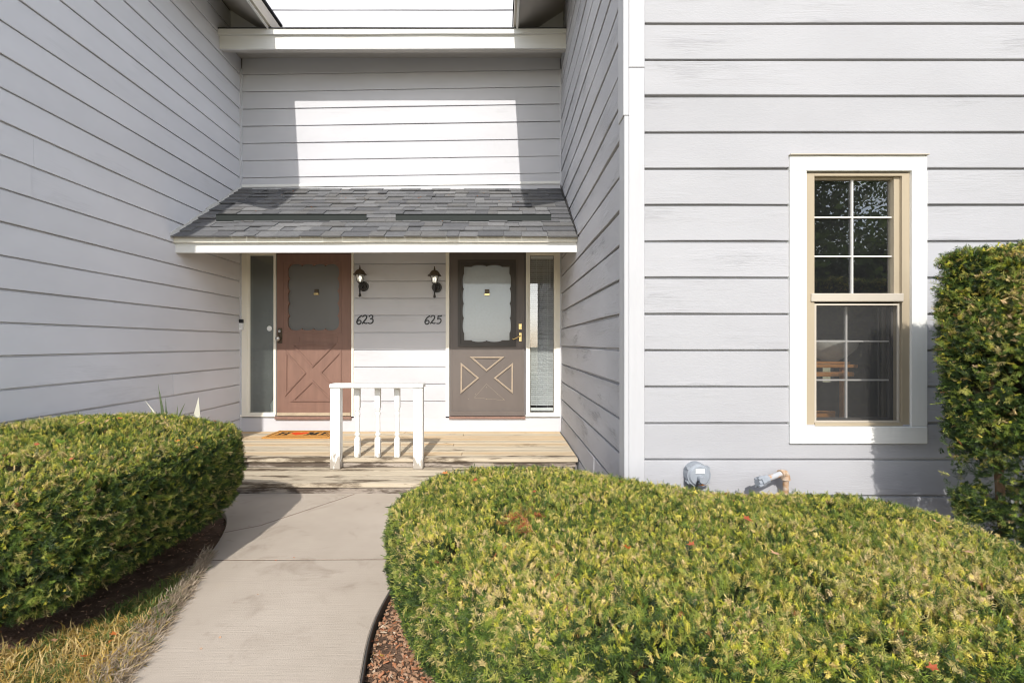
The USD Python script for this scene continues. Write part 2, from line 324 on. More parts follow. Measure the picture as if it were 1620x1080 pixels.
mat("mat_red", (0.62, 0.075, 0.022), 0.95, 0.12, (120, 120, 120), spec=0.05)
mat("bark", (0.07, 0.05, 0.035), 0.9, 0.3, (12, 12, 4), 0.8, (30, 30, 8), 0.02)
mat("hose_grey", (0.30, 0.31, 0.31), 0.5, 0.1)

def leafmat(name, col, col2, trans=0.35, patch=2.5, rough=0.5, spec=0.35, vary=0.35):
    """leaf with a little light through it; colour drifts between neighbours and from patch to patch"""
    c, c2 = np.array(col), np.array(col2)
    LOOK[name] = usdkit.material(stage, "/World/Looks/" + name, {
        "g": ("geometry", {}), "oi": ("object_info", {}), "n": ("noise_texture", {"scale": float(patch), "detail": 3.0}),
        "w": ("white_noise_texture", {"dimensions": "1D"}) , "s": ("math", {"math_type": "multiply_add", "value2": float(vary)}), "sub": ("math", {"math_type": "subtract", "value2": vary / 2}),
        "r": ("rgb_ramp", {"ramp": [(0.3, tuple(c)), (0.7, tuple(c2))]}),
        "p": ("principled_bsdf", {"roughness": rough, "specular_ior_level": spec}), "t": ("translucent_bsdf", {}), "x": ("mix_closure", {"fac": float(trans)})},
        [("g.position", "n.vector"), ("oi.random", "w.w"), ("w.value", "s.value1"), ("n.fac", "s.value3"), ("s.value", "sub.value1"), ("sub.value", "r.fac"),
         ("r.color", "p.base_color"), ("r.color", "t.color"), ("p.BSDF", "x.closure1"), ("t.BSDF", "x.closure2")], surface="x.closure")
def needlemat(name, stops, trans=0.10, patch=2.6, swing=0.5):
    """yew needles: every needle takes its own tone; the whole palette drifts from patch to patch"""
    LOOK[name] = usdkit.material(stage, "/World/Looks/" + name, {
        "g": ("geometry", {}), "oi": ("object_info", {}), "n": ("noise_texture", {"scale": float(patch), "detail": 3.0}),
        "a": ("math", {"math_type": "add"}), "fr": ("math", {"math_type": "fraction"}),
        "nm": ("map_range", {"from_min": 0.3, "from_max": 0.7, "to_min": -swing / 2, "to_max": swing / 2, "clamp": True}), "b": ("math", {"math_type": "add", "use_clamp": True}),
        "r": ("rgb_ramp", {"ramp": stops}), "p": ("principled_bsdf", {"roughness": 0.5, "specular_ior_level": 0.35}), "t": ("translucent_bsdf", {}), "x": ("mix_closure", {"fac": float(trans)})},
        [("g.random_per_island", "a.value1"), ("oi.random", "a.value2"), ("a.value", "fr.value1"), ("g.position", "n.vector"), ("n.fac", "nm.value"), ("fr.value", "b.value1"), ("nm.result", "b.value2"),
         ("b.value", "r.fac"), ("r.color", "p.base_color"), ("r.color", "t.color"), ("p.BSDF", "x.closure1"), ("t.BSDF", "x.closure2")], surface="x.closure")
needlemat("needle_deep", [(0, (0.010, 0.020, 0.006)), (0.6, (0.028, 0.052, 0.012)), (1, (0.07, 0.115, 0.022))])
needlemat("needle_green", [(0, (0.025, 0.05, 0.010)), (0.3, (0.095, 0.155, 0.026)), (0.65, (0.22, 0.275, 0.042)), (0.88, (0.38, 0.36, 0.09)), (1, (0.50, 0.40, 0.18))])
needlemat("needle_lime", [(0, (0.06, 0.10, 0.014)), (0.25, (0.30, 0.345, 0.032)), (0.55, (0.54, 0.51, 0.055)), (0.8, (0.70, 0.58, 0.11)), (1, (0.72, 0.55, 0.25))])
needlemat("needle_gold", [(0, (0.20, 0.20, 0.035)), (0.35, (0.50, 0.42, 0.085)), (0.75, (0.68, 0.53, 0.18)), (1, (0.70, 0.52, 0.29))])
needlemat("needle_tan", [(0, (0.24, 0.18, 0.07)), (0.5, (0.46, 0.33, 0.15)), (1, (0.60, 0.45, 0.26))], 0.1)
needlemat("needle_rust", [(0, (0.20, 0.06, 0.02)), (1, (0.34, 0.12, 0.045))], 0.1)
mat("core_dark", (0.030, 0.026, 0.013), 0.95, 0.4, (25, 25, 25), 1.0, (60, 60, 60), 0.03, spec=0.05)
mat("twig", (0.11, 0.065, 0.035), 0.9, 0.25, (60, 60, 60))
leafmat("grass_straw", (0.50, 0.36, 0.14), (0.60, 0.45, 0.20), 0.3)
leafmat("grass_gold", (0.42, 0.27, 0.06), (0.50, 0.35, 0.10), 0.3)
leafmat("grass_green", (0.09, 0.14, 0.03), (0.16, 0.19, 0.05), 0.3)
leafmat("grass_thatch", (0.30, 0.235, 0.165), (0.44, 0.355, 0.26), 0.2)
leafmat("leaf_orange", (0.50, 0.13, 0.03), (0.62, 0.22, 0.06), 0.25)
leafmat("leaf_rust", (0.34, 0.08, 0.03), (0.42, 0.12, 0.05), 0.2)
leafmat("leaf_tan", (0.50, 0.27, 0.15), (0.60, 0.36, 0.22), 0.2)
leafmat("leaf_yellow", (0.50, 0.40, 0.05), (0.60, 0.48, 0.08), 0.3)
leafmat("leaf_lime", (0.22, 0.38, 0.05), (0.28, 0.45, 0.08), 0.35)
leafmat("iris_green", (0.06, 0.085, 0.04), (0.10, 0.13, 0.06), 0.2)
leafmat("iris_pale", (0.62, 0.60, 0.46), (0.70, 0.68, 0.55), 0.35)
leafmat("tree_leaf", (0.06, 0.10, 0.022), (0.11, 0.15, 0.035), 0.5, patch=0.6)
leafmat("mulch_brown", (0.25, 0.14, 0.08), (0.38, 0.23, 0.14), 0.0, patch=9)
leafmat("mulch_red", (0.28, 0.12, 0.06), (0.40, 0.18, 0.09), 0.0, patch=9)
leafmat("mulch_pale", (0.38, 0.29, 0.20), (0.48, 0.38, 0.28), 0.0, patch=9)

def pane_mat(name, tint, dust, dust_col, rough=0.0, glass_tint=(1, 1, 1), dust_var=0.0, ior=2.3):
    """window pane: mirror by fresnel over clear glass with a film of dust"""
    LOOK[name] = usdkit.material(stage, "/World/Looks/" + name, {
        "f": ("fresnel", {}), "io": ("math", {"math_type": "multiply_add", "value2": 1.0 / ior - ior, "value3": float(ior)}), "gl": ("glossy_bsdf", {"color": tint, "roughness": float(rough), "distribution": "ggx"}), "t": ("transparent_bsdf", {"color": glass_tint}),
        "d": ("diffuse_bsdf", {"color": dust_col}), "g": ("geometry", {}), "n": ("noise_texture", {"scale": 35.0, "detail": 4.0}),
        "mr": ("map_range", {"from_min": 0.3, "from_max": 0.75, "to_min": float(dust * (1 - dust_var)), "to_max": float(dust * (1 + dust_var)), "clamp": True}),
        "md": ("mix_closure", {}), "x": ("mix_closure", {})},
        [("g.backfacing", "io.value1"), ("io.value", "f.IOR"), ("g.position", "n.vector"), ("n.fac", "mr.value"), ("mr.result", "md.fac"), ("t.BSDF", "md.closure1"), ("d.BSDF", "md.closure2"), ("f.fac", "x.fac"), ("md.closure", "x.closure1"), ("gl.BSDF", "x.closure2")], surface="x.closure")
pane_mat("pane_clear", (1, 1, 1), 0.012, (0.5, 0.5, 0.5), 0.0, (0.85, 0.88, 0.86), 0.2)
pane_mat("pane_obscure", (0.9, 0.95, 0.92), 0.34, (0.13, 0.145, 0.13), 0.12, (0.6, 0.66, 0.62), 0.2)
pane_mat("pane_frost_grey", (0.9, 0.95, 1.0), 0.97, (0.15, 0.147, 0.135), 0.22, (0.5, 0.5, 0.5), 0.02, 1.45)
pane_mat("pane_frost_pale", (0.9, 0.95, 1.0), 0.95, (0.40, 0.44, 0.46), 0.06, (0.5, 0.5, 0.5), 0.05, 1.5)
pane_mat("insect_screen", (0.05, 0.05, 0.05), 0.34, (0.05, 0.048, 0.045), 0.6, (1, 1, 1), 0.12, 1.02)
LOOK["lantern_glass"] = usdkit.material(stage, "/World/Looks/lantern_glass", {
    "f": ("fresnel", {}), "g": ("geometry", {}), "io": ("math", {"math_type": "multiply_add", "value2": 1 / 1.5 - 1.5, "value3": 1.5}), "gl": ("glossy_bsdf", {"color": (1, 1, 1), "roughness": 0.15}), "t": ("transparent_bsdf", {"color": (0.95, 0.95, 0.92)}), "d": ("translucent_bsdf", {"color": (0.85, 0.82, 0.75)}),
    "md": ("mix_closure", {"fac": 0.35}), "x": ("mix_closure", {})},
    [("g.backfacing", "io.value1"), ("io.value", "f.IOR"), ("t.BSDF", "md.closure1"), ("d.BSDF", "md.closure2"), ("f.fac", "x.fac"), ("md.closure", "x.closure1"), ("gl.BSDF", "x.closure2")], surface="x.closure")
LOOK["bulb_lit"] = usdkit.material(stage, "/World/Looks/bulb_lit", {"e": ("emission", {"color": (1.0, 0.93, 0.78), "strength": 1.4})}, [], surface="e.emission")

# ------------------------------------------------------------------ ground, path, beds
Y_DEEP, Y_FRONT = 6.15, 2.91
XL, XR = -3.154, 0.769          # recess walls at the deep end
Z_DECK, Z_STEP = 0.165, 0.08
Y_DECK, Y_STEP = 4.707, 4.155

gs = np.linspace(-1, 1, 41); gs = np.sign(gs) * np.abs(gs) ** 3 * 160
gx, gy = np.meshgrid(gs, gs)
gz = np.full_like(gx, -0.09)
idx = np.arange(41 * 41).reshape(41, 41)
gf = np.stack([idx[:-1, :-1], idx[:-1, 1:], idx[1:, 1:], idx[1:, :-1]], -1).reshape(-1, 4)
obj("ground", (np.c_[gx.ravel(), gy.ravel(), gz.ravel()], gf), "far_lawn", kind="structure", label="lawn and soil around the house")

right_edge = np.array([(-0.50, 0.2), (-0.50, 1.2), (-0.508, 1.832), (-0.532, 1.98), (-0.557, 2.226), (-0.551, 2.448), (-0.536, 2.645), (-0.49, 2.9), (-0.38, 3.2), (-0.15, 3.6), (0.2, 4.0), (0.30, 4.15)])
left_edge = np.array([(-1.36, 0.2), (-1.36, 1.2), (-1.363, 1.832), (-1.435, 2.107), (-1.557, 2.54), (-1.672, 2.877), (-1.735, 3.1), (-1.80, 3.3), (-1.98, 3.65), (-2.3, 3.95), (-2.6, 4.15)])
def smooth_line(p, n=60):
    from scipy.interpolate import CubicSpline
    s = np.r_[0, np.cumsum(np.linalg.norm(np.diff(p, axis=0), axis=1))]
    return CubicSpline(s, p)(np.linspace(0, s[-1], n))
re_, le_ = smooth_line(right_edge), smooth_line(left_edge)
path_poly = Polygon(np.vstack([re_, le_[::-1]]))
path = thing("path", None, None, kind="structure")
tagp(path, label="curving poured concrete walk between the hedges leading to the porch steps")
# joints: one across at Y 2.87, one oblique nearer the steps
J1 = [(-3, 2.86), (1, 2.90)]
J2 = [(-3, 2.78), (-1.78, 3.26), (-1.2, 4.02), (-0.9, 4.40)]
cutters = [LineString([(-3, 2.86), (1, 2.90)]).buffer(0.0035), LineString([(-1.9, 3.22), (-1.62, 3.42), (-1.25, 4.02), (-1.1, 4.3)]).buffer(0.003), LineString([(-3, 1.15), (1, 1.15)]).buffer(0.003)]
for g in path_poly.difference(unary_union(cutters)).geoms:
    if g.area < 0.02: continue
    top = g.buffer(-0.003)
    m = extr(g, 0.096); m.apply_translation([0, 0, -0.10])
    cap = extr(top, 0.004); cap.apply_translation([0, 0, -0.0042])
    obj("slab", [m, cap], "concrete", path)
filler = extr(path_poly.buffer(-0.01), 0.02); filler.apply_translation([0, 0, -0.0222])
obj("joint_filler", filler, "soil", path)

def sheet_grid(poly, step, zf):
    """a gridded sheet over a polygon"""
    x0, y0, x1, y1 = poly.bounds
    xs, ys = np.arange(x0, x1 + step, step), np.arange(y0, y1 + step, step)
    X, Y = np.meshgrid(xs, ys); I = np.arange(X.size).reshape(X.shape)
    q = np.stack([I[:-1, :-1], I[:-1, 1:], I[1:, 1:], I[1:, :-1]], -1).reshape(-1, 4)
    import shapely
    cen = np.c_[X.ravel(), Y.ravel()][q].mean(1)
    q = q[shapely.contains_xy(poly, cen[:, 0], cen[:, 1])]
    used, inv = np.unique(q, return_inverse=True)
    return np.c_[X.ravel(), Y.ravel(), zf(X, Y).ravel()][used], inv.reshape(q.shape)
def bump_z(base, amp, sc, seed):
    return lambda X, Y: base + amp * (meshkit.fbm(np.stack([X * sc, Y * sc, 0 * X], -1), 4, seed) - 0.5)
right_bed = Polygon(np.vstack([re_ + [0.022, 0], [(0.3, 4.15), (0.755, 4.15), (0.755, 2.9), (3.2, 2.9), (3.2, 0.2)]]))
left_bed = Polygon(np.vstack([le_[le_[:, 1] > 2.2] - [0.01, 0], [(-3.1, 4.15), (-3.1, 1.75), (-2.2, 1.85), (-1.9, 1.98), (-1.66, 2.12)]]))
lawn_poly = Polygon(np.vstack([le_[le_[:, 1] < 2.75] - [0.01, 0], [(-1.74, 2.52), (-1.78, 2.24), (-1.92, 2.04), (-2.3, 1.9), (-4.2, 1.7), (-4.2, 0.2)]]))
obj("planting_bed", sheet_grid(right_bed, 0.025, bump_z(-0.035, 0.035, 9, 3)), "soil", smooth=True, kind="structure", label="brown mulched bed under the big front hedge")
obj("planting_bed", sheet_grid(left_bed, 0.03, bump_z(-0.035, 0.04, 8, 5)), "soil", smooth=True, kind="structure", label="dark soil bed under the left hedge")
obj("lawn", sheet_grid(lawn_poly, 0.04, bump_z(-0.022, 0.03, 6, 8)), "lawn_soil", smooth=True, kind="structure", label="patch of dry lawn left of the concrete walk")
ed = LineString(re_[(re_[:, 1] > 0.6) & (re_[:, 1] < 3.4)])
edging = extr(ed.buffer(0.011, single_sided=False, cap_style=2).difference(ed.buffer(0.004, cap_style=2)).difference(path_poly), 0.10)
edging.apply_translation([0.0, 0, -0.092])
lip = extr(ed.parallel_offset(0.016, "right").buffer(0.006, cap_style=2), 0.012); lip.apply_translation([0, 0, -0.004])
obj("bed_edging", [edging], "edging_black", label="thin black plastic edging curving along the right side of the walk", cat="garden edging")

# ------------------------------------------------------------------ the townhouse
house = thing("townhouse", "lavender grey clapboard townhouse with recessed porch and two front doors", "house")

def boards(name, p0, p1, normal, z0, h, look, parent, dz=0.0, seed=0, **kw):
    """a course of siding; now and then two boards butted with a hairline gap"""
    r_ = np.random.default_rng(seed * 7 + 5); p0, p1 = np.array(p0, float), np.array(p1, float); L_ = np.linalg.norm(p1 - p0)
    if L_ > 1.6 and r_.random() < 0.13:
        t_ = r_.uniform(0.2, 0.8); g_ = 0.0005 / L_
        seg = max(4, kw.pop("seg", 10) // 2)
        obj(name, board(p0, p0 + (p1 - p0) * (t_ - g_), normal, z0, h, dz * t_, seed=seed, seg=seg, **kw), look, parent)
        obj(name, board(p0 + (p1 - p0) * (t_ + g_), p1, normal, z0 + dz * t_, h, dz * (1 - t_), seed=seed + 1000, seg=seg, **kw), look, parent)
    else:
        obj(name, board(p0, p1, normal, z0, h, dz, seed=seed, **kw), look, parent)
def board(p0, p1, normal, z0, h, dz=0.0, t=0.017, groove=0.011, seg=10, wob=0.0012, seed=0):
    """one channel siding board between two plan points, its foot at z0, rising by dz along its length"""
    p0, p1, nrm = np.array(p0, float), np.array(p1, float), np.array(normal, float)
    prof = [(-0.004, 0.001), (t - 0.002, 0.001), (t, 0.004), (t - 0.003, h - groove - 0.003), (t - 0.006, h - groove), (0.003, h - groove + 0.002), (0.003, h - 0.0008), (-0.004, h - 0.0008)]
    k = len(prof); r = np.random.default_rng(seed); v = []
    ph = r.uniform(0, 6.28, 3)
    for i in range(seg + 1):
        s = i / seg
        b = p0 + (p1 - p0) * s
        w = wob * (math.sin(5 * s + ph[0]) + 0.6 * math.sin(13 * s + ph[1]))
        for j, (n, z) in enumerate(prof):
            nn = n + (w if 0 < j < 5 else 0)
            v.append([b[0] + nrm[0] * nn, b[1] + nrm[1] * nn, z0 + z + dz * s + (0.6 * w if j in (1, 2) else 0)])
    f = []
    for i in range(seg):
        for j in range(k):
            q = (j + 1) % k
            f += [[i * k + j, i * k + q, (i + 1) * k + q], [i * k + j, (i + 1) * k + q, (i + 1) * k + j]]
    for base, flip in ((0, 1), (seg * k, 0)):
        for j in range(1, k - 1):
            f.append([base, base + j, base + j + 1] if flip else [base, base + j + 1, base + j])
    m = trimesh.Trimesh(np.array(v), f, process=False)
    m.fix_normals()
    return m

# left wall (shaded), facing +x
Lp0, Lp1 = np.array([XL, Y_DEEP]), np.array([-3.09, 2.0])
ldir = (Lp1 - Lp0) / np.linalg.norm(Lp1 - Lp0); lnorm = np.array([-ldir[1], ldir[0]]); lnorm *= np.sign(lnorm[0])
lback = extr(Polygon([Lp0, Lp1, Lp1 - lnorm * 0.14, Lp0 - lnorm * 0.14]), 5.25); lback.apply_translation(list(-lnorm * 0.001) + [-0.09])
wl = obj("siding_wall", lback, "wall_backing", house, label="long shaded wall along the left side of the recess")
z = 1.362 - 0.2083 * 7; i = 0
while z < 5.0:
    boards("board", Lp1, Lp0, lnorm, z, 0.2083, "siding_left_lifted", wl, seg=14, seed=100 + i); z += 0.2083; i += 1
obj("corner_trim", cbx(XL, XL + 0.036, Y_DEEP - 0.036, Y_DEEP - 0.001, -0.05, 4.55, 0.002), "trim_siding", wl)
# front of the left wing beyond the frame
lf = obj("siding_wall", bx(-7.0, -3.25, 2.02, 2.14, -0.09, 5.2), "wall_backing", house, label="front of the left wing")
z = 1.362 - 0.2083 * 7; i = 0
while z < 5.0:
    obj("board", board((-7.0, 2.02), (-3.13, 2.02), (0, -1), z, 0.2083, 0, seg=4, seed=150 + i), "siding_smooth", lf); z += 0.2083; i += 1
obj("corner_trim", cbx(-3.13, -3.055, 1.985, 2.075, -0.09, 5.1, 0.003), "trim_siding", wl)

# deep wall with door and sidelight openings, facing -y
def dx(px): return PX(px, Y_DEEP)
def dz_(py): return PZ(py, Y_DEEP)
hole_l = sbox(dx(392), dz_(655), dx(436), dz_(402)); hole_r = sbox(dx(834), dz_(655), dx(880), dz_(402))
bw = sbox(XL - 0.1, -0.09, XR + 0.1, 4.72).difference(unary_union([hole_l, hole_r, sbox(dx(445), dz_(650), dx(550), dz_(408)), sbox(dx(718), dz_(650), dx(824), dz_(408))]))
wd = obj("siding_wall", facing(bw, Y_DEEP + 0.004, 0.13), "wall_backing", house, label="back wall of the recess with both doors")
z = 1.362 - 0.2083 * 7; i = 0
ROOF_TOP = PZ(297, Y_DEEP)
while z < 4.7:
    h = 0.2083
    if z + h < ROOF_TOP and z > 0.1:
        if z < 2.45:
            obj("board", board((dx(560.5), Y_DEEP), (dx(705.5), Y_DEEP), (0, -1), z, h, 0.004, seg=5, seed=200 + i), "siding_smooth", wd)
    elif z + h >= ROOF_TOP - 0.1:
        obj("board", board((XL + 0.034, Y_DEEP), (XR - 0.034, Y_DEEP), (0, -1), z, h, 0.062 + 0.004 * math.sin(i), seg=12, seed=200 + i), "siding_smooth", wd)
    z += h; i += 1
obj("apron_board", [bx(XL + 0.03, XR - 0.03, Y_DEEP - 0.018, Y_DEEP, Z_DECK - 0.02, dz_(660.5))], "trim_siding", wd)
obj("corner_trim", cbx(XR - 0.036, XR, Y_DEEP - 0.036, Y_DEEP - 0.001, Z_DECK, 4.55, 0.002), "trim_siding", wd)

# right wall of the recess, facing -x (rough sawn boards, lit at a grazing angle)
Rp0, Rp1 = np.array([XR, Y_DEEP]), np.array([0.757, Y_FRONT + 0.13])
rdir = (Rp1 - Rp0) / np.linalg.norm(Rp1 - Rp0); rnorm = np.array([-rdir[1], rdir[0]]); rnorm *= -np.sign(rnorm[0])
rback = extr(Polygon([Rp0, Rp1 + rdir * 0.11, Rp1 + rdir * 0.11 - rnorm * 0.13, Rp0 - rnorm * 0.13]), 5.25); rback.apply_translation(list(-rnorm * 0.001) + [-0.09])
wr = obj("siding_wall", rback, "wall_backing", house, label="rough sawn wall along the right side of the recess")
z = 1.4115 - 0.2105 * 7; i = 0
while z < 5.0:
    boards("board", Rp0, Rp1 + rdir * 0.05, rnorm, z, 0.2105, "siding_raw", wr, t=0.024, groove=0.018, seg=14, wob=0.0025, seed=300 + i); z += 0.2105; i += 1

# front wall of the right wing, facing -y, with the window opening
wx0, wx1, wz0, wz1 = PX(1271, Y_FRONT), PX(1436, Y_FRONT), PZ(673, Y_FRONT), PZ(274, Y_FRONT)
fx0 = PX(1018, Y_FRONT)
fw = sbox(0.74, -0.09, 5.2, 5.2).difference(sbox(wx0, wz0, wx1, wz1))
wf = obj("siding_wall", facing(fw, Y_FRONT + 0.001, 0.13), "wall_backing", house, label="sunlit front wall with the window")
tx0, tx1, tz0, tz1 = PX(1245, Y_FRONT), PX(1460, Y_FRONT), PZ(700, Y_FRONT), PZ(248, Y_FRONT)
z = 1.194 - 0.2077 * 7; i = 0
while z < 5.0:
    h = 0.2077
    spans = [(fx0, tx0 + 0.02), (tx1 - 0.02, 5.2)] if z < wz1 + 0.005 and z + h > wz0 + 0.03 else [(fx0, 5.2)]
    for a, b in spans:
        sg = max(4, int((b - a) * 5))
        boards("board", (a, Y_FRONT), (b, Y_FRONT), (0, -1), z, h, "siding_rough", wf, dz=0.004 if a > 2 else 0, t=0.020, groove=0.0125, seg=sg, wob=0.0016, seed=400 + i)
        i += 1
    z += h
# corner boards: a wide front board in two lengths and a narrow side board
xa = PX(993, Y_FRONT)
obj("corner_board", cbx(xa, fx0 - 0.001, Y_FRONT - 0.027, Y_FRONT - 0.0005, -0.09, PZ(111, Y_FRONT) - 0.001, 0.003), "trim_vertical", wf)
obj("corner_board", cbx(xa, fx0 - 0.001, Y_FRONT - 0.030, Y_FRONT - 0.0005, PZ(111, Y_FRONT), 5.1, 0.003), "trim_vertical", wf)
obj("corner_board", cbx(xa - 0.026, xa - 0.0005, Y_FRONT - 0.027, Y_FRONT + 0.095, -0.09, PZ(186, Y_FRONT) - 0.002, 0.003), "trim_vertical", wr)
obj("corner_board", cbx(xa - 0.032, xa - 0.0005, Y_FRONT - 0.028, Y_FRONT + 0.099, PZ(186, Y_FRONT), 5.1, 0.003), "trim_vertical", wr)

# upper back wall above the little eave
YU = 5.92
wu = obj("siding_wall", bx(XL, XR, YU + 0.001, YU + 0.12, 4.745, 8.2), "wall_backing", house, label="bright upper wall above the small eave")
z = PZ(17, YU) - 0.2083 * 3; i = 0
while z < 8.0:
    if z > 4.72:
        obj("board", board((XL, YU), (XR, YU), (0, -1), z, 0.2083, 0.0, seg=8, wob=0.003, seed=500 + i), "siding_smooth", wu)
    z += 0.2083; i += 1

# small upper eave: fascia across the recess
YF = 5.66
def fz(py): return PZ(py, YF)
ue = obj("upper_eave", [bx(XL + 0.005, XR - 0.005, YF + 0.026, Y_DEEP, fz(54), fz(50)), bx(XL + 0.005, XR - 0.005, YF + 0.026, YF + 0.08, fz(77), fz(54))], "soffit_paint", house)
def wavy_strip(x0, x1, y0, y1, z0, z1, amp, dz, seed, n=24):
    xs = np.linspace(x0, x1, n + 1); r = np.random.default_rng(seed); o = np.interp(np.linspace(0, 1, n + 1), np.linspace(0, 1, 9), r.uniform(-amp, amp, 9))
    v = []
    for x, w, s in zip(xs, o, np.linspace(0, 1, n + 1)):
        v += [[x, y0 + 0.4 * w, z0 + w + dz * s], [x, y1, z0 + w + dz * s], [x, y1, z1 + dz * s], [x, y0 + 0.4 * w, z1 + dz * s]]
    f = []
    for i in range(n):
        for j in range(4):
            q = (j + 1) % 4
            f += [[4 * i + j, 4 * i + q, 4 * i + 4 + q], [4 * i + j, 4 * i + 4 + q, 4 * i + 4 + j]]
    f += [[0, 1, 2], [0, 2, 3], [4 * n, 4 * n + 2, 4 * n + 1], [4 * n, 4 * n + 3, 4 * n + 2]]
    m = trimesh.Trimesh(np.array(v), f, process=False); m.fix_normals(); return m
obj("fascia", wavy_strip(XL + 0.004, XR - 0.004, YF, YF + 0.025, fz(78), fz(52), 0.0006, 0.012, 1), "trim_white", ue)
obj("drip_strip", wavy_strip(XL + 0.004, XR - 0.004, YF - 0.030, YF - 0.001, fz(57), fz(48.5), 0.004, 0.014, 2), "trim_white", ue)
obj("roof_edge", bx(XL + 0.004, XR - 0.004, YF - 0.042, YU, fz(48.3), fz(47.2)), "roof_felt", ue)

# main roofs of both wings: sloping soffit, fascia and gutter running along the recess
PITCH = 0.647
def wing_roof(side):
    e, w = (-2.59, XL) if side < 0 else (0.21, XR)
    far = -8.0 if side < 0 else 5.8
    y0, y1 = (2.68, 7.5) if side < 0 else (2.82, 7.5)
    ze = CAMZ + 3.5
    zf_ = lambda x: ze + 0.03 + PITCH * abs(x - e)
    poly = Polygon([(e, zf_(e)), (far, zf_(far)), (far, zf_(far) + 0.16), (e, zf_(e) + 0.16)])
    mw = facing(poly, y0, y1 - y0)
    rf = obj("main_roof", mw, "soffit_paint", house, label="roof of the left wing" if side < 0 else "roof of the right wing")
    s = -1 if side > 0 else 1
    obj("fascia", cbx(e + s * 0.0005, e + s * 0.024, y0, y1, ze, ze + 0.19, 0.002), "trim_white", rf)
    gp = Polygon([(e + s * 0.0255, ze + 0.05), (e + s * 0.075, ze + 0.05), (e + s * 0.10, ze + 0.085), (e + s * 0.10, ze + 0.17), (e + s * 0.0255, ze + 0.17)])
    gp2 = Polygon([(e + s * 0.026, ze + 0.02), (e + s * 0.05, ze + 0.02), (e + s * 0.05, ze + 0.16), (e + s * 0.026, ze + 0.16)])
    obj("gutter", facing(gp2, y0, y1 - y0), "aluminium_light", rf)
    obj("drip_edge", bx(e + s * 0.0005, e + s * 0.06, y0, y1, ze + 0.192, ze + 0.21), "roof_felt", rf)
    up = Polygon([(e, zf_(e) + 0.165), (far, zf_(far) + 0.165), (far, zf_(far) + 0.18), (e, zf_(e) + 0.18)])
    obj("shingle_cover", facing(up, y0 - 0.02, y1 - y0 + 0.02), "shingle_1", rf)
    rk = Polygon([(e, zf_(e) - 0.01), (far, zf_(far) - 0.01), (far, zf_(far) + 0.16), (e, zf_(e) + 0.16)])
    obj("rake_board", facing(rk, y0 - 0.022, 0.021), "trim_white", rf)
wing_roof(-1); wing_roof(1)

# porch roof
YE = 4.82
ZR1, ZR0 = PZ(297, Y_DEEP), PZ(372, YE)
slope = (ZR1 - ZR0) / (Y_DEEP - YE)
def roofz(y): return ZR0 + slope * (y - YE)
xl_e, xr_e = XL + 0.006, XR - 0.006
core = facing_x(Polygon([(YE + 0.03, roofz(YE + 0.03) - 0.03), (Y_DEEP - 0.002, roofz(Y_DEEP) - 0.03), (Y_DEEP - 0.002, roofz(Y_DEEP) - 0.06), (YE + 0.03, roofz(YE + 0.03) - 0.06)]), xl_e, xr_e - xl_e)
pr = obj("porch_roof", core, "roof_felt", house, label="grey shingled porch roof over the two doors")
NR = 13
L = math.hypot(Y_DEEP - YE, ZR1 - ZR0); exp_ = (L + 0.01) / NR
uy, uz = (Y_DEEP - YE) / L, (ZR1 - ZR0) / L
r = np.random.default_rng(21)
for k in range(NR):
    x = xl_e - 0.0
    cuts = [xl_e]
    while cuts[-1] < xr_e - 0.14:
        cuts.append(min(cuts[-1] + r.choice([0.12, 0.16, 0.20, 0.25]) + r.uniform(-.02, .02), xr_e))
    if xr_e - cuts[-1] > 0.005: cuts[-1] = xr_e
    for a, b in zip(cuts[:-1], cuts[1:]):
        lift = r.choice([0.0, 0.006, 0.006]) ; th = 0.006 + lift
        s0 = k * exp_ - 0.004 * (k > 0) - (0.03 if k == 0 else 0) + r.uniform(-.003, .003); s1 = (k + 1) * exp_ + 0.03
        if k == NR - 1: s1 = L - 0.004
        w = r.uniform(-.004, .004)
        v = []
        for s, zz in ((s0, 0.010 + w), (s1, -0.004)):
            for X in (a + 0.0012, b - 0.0012):
                for t in (-th, 0.0):
                    n_ = zz + 0.004 + t + lift
                    v.append([X, YE + uy * s - uz * n_, ZR0 + uz * s + uy * n_ - 0.012])
        m = trimesh.convex.convex_hull(np.array(v))
        ci = int(r.choice(6, p=[.14, .22, .24, .14, .18, .08]))
        obj("shingle", m, f"shingle_{ci}", pr)
# fascia boards
obj("fascia", wavy_strip(xl_e - 0.0, xr_e, YE + 0.052, YE + 0.075, PZ(398.3, YE), PZ(376, YE), 0.0008, 0.008, 5), "trim_white", pr)
obj("drip_strip", wavy_strip(xl_e, xr_e, YE + 0.020, YE + 0.051, PZ(383, YE), PZ(373.5, YE), 0.003, 0.008, 6), "trim_cream", pr)
obj("soffit", facing_x(Polygon([(YE + 0.08, PZ(398, YE) + 0.13), (Y_DEEP - 0.004, 2.372), (Y_DEEP - 0.004, 2.392), (YE + 0.08, PZ(398, YE) + 0.15)]), xl_e, xr_e - xl_e), "trim_cream", pr)
obj("flashing", wavy_strip(xl_e + 0.03, xr_e - 0.03, Y_DEEP - 0.03, Y_DEEP - 0.022, ZR1 - 0.005, ZR1 + 0.028, 0.002, 0.045, 9), "trim_white", pr)
fl = []
for k in range(9):
    s0, s1 = k / 9, (k + 1) / 9 + 0.01
    y0, y1 = YE + (Y_DEEP - YE) * s0 - 0.03, YE + (Y_DEEP - YE) * min(s1, 1) - 0.03
    hh = 0.035 + r.uniform(-.012, .012)
    fl.append(facing_x(Polygon([(y0, roofz(y0) - 0.01), (y1, roofz(y1) - 0.01), (y1, roofz(y1) + hh), (y0, roofz(y0) + hh)]), XL + 0.012 + 0.058 * (1 - s0) * 0.25 + 0.012, 0.006))
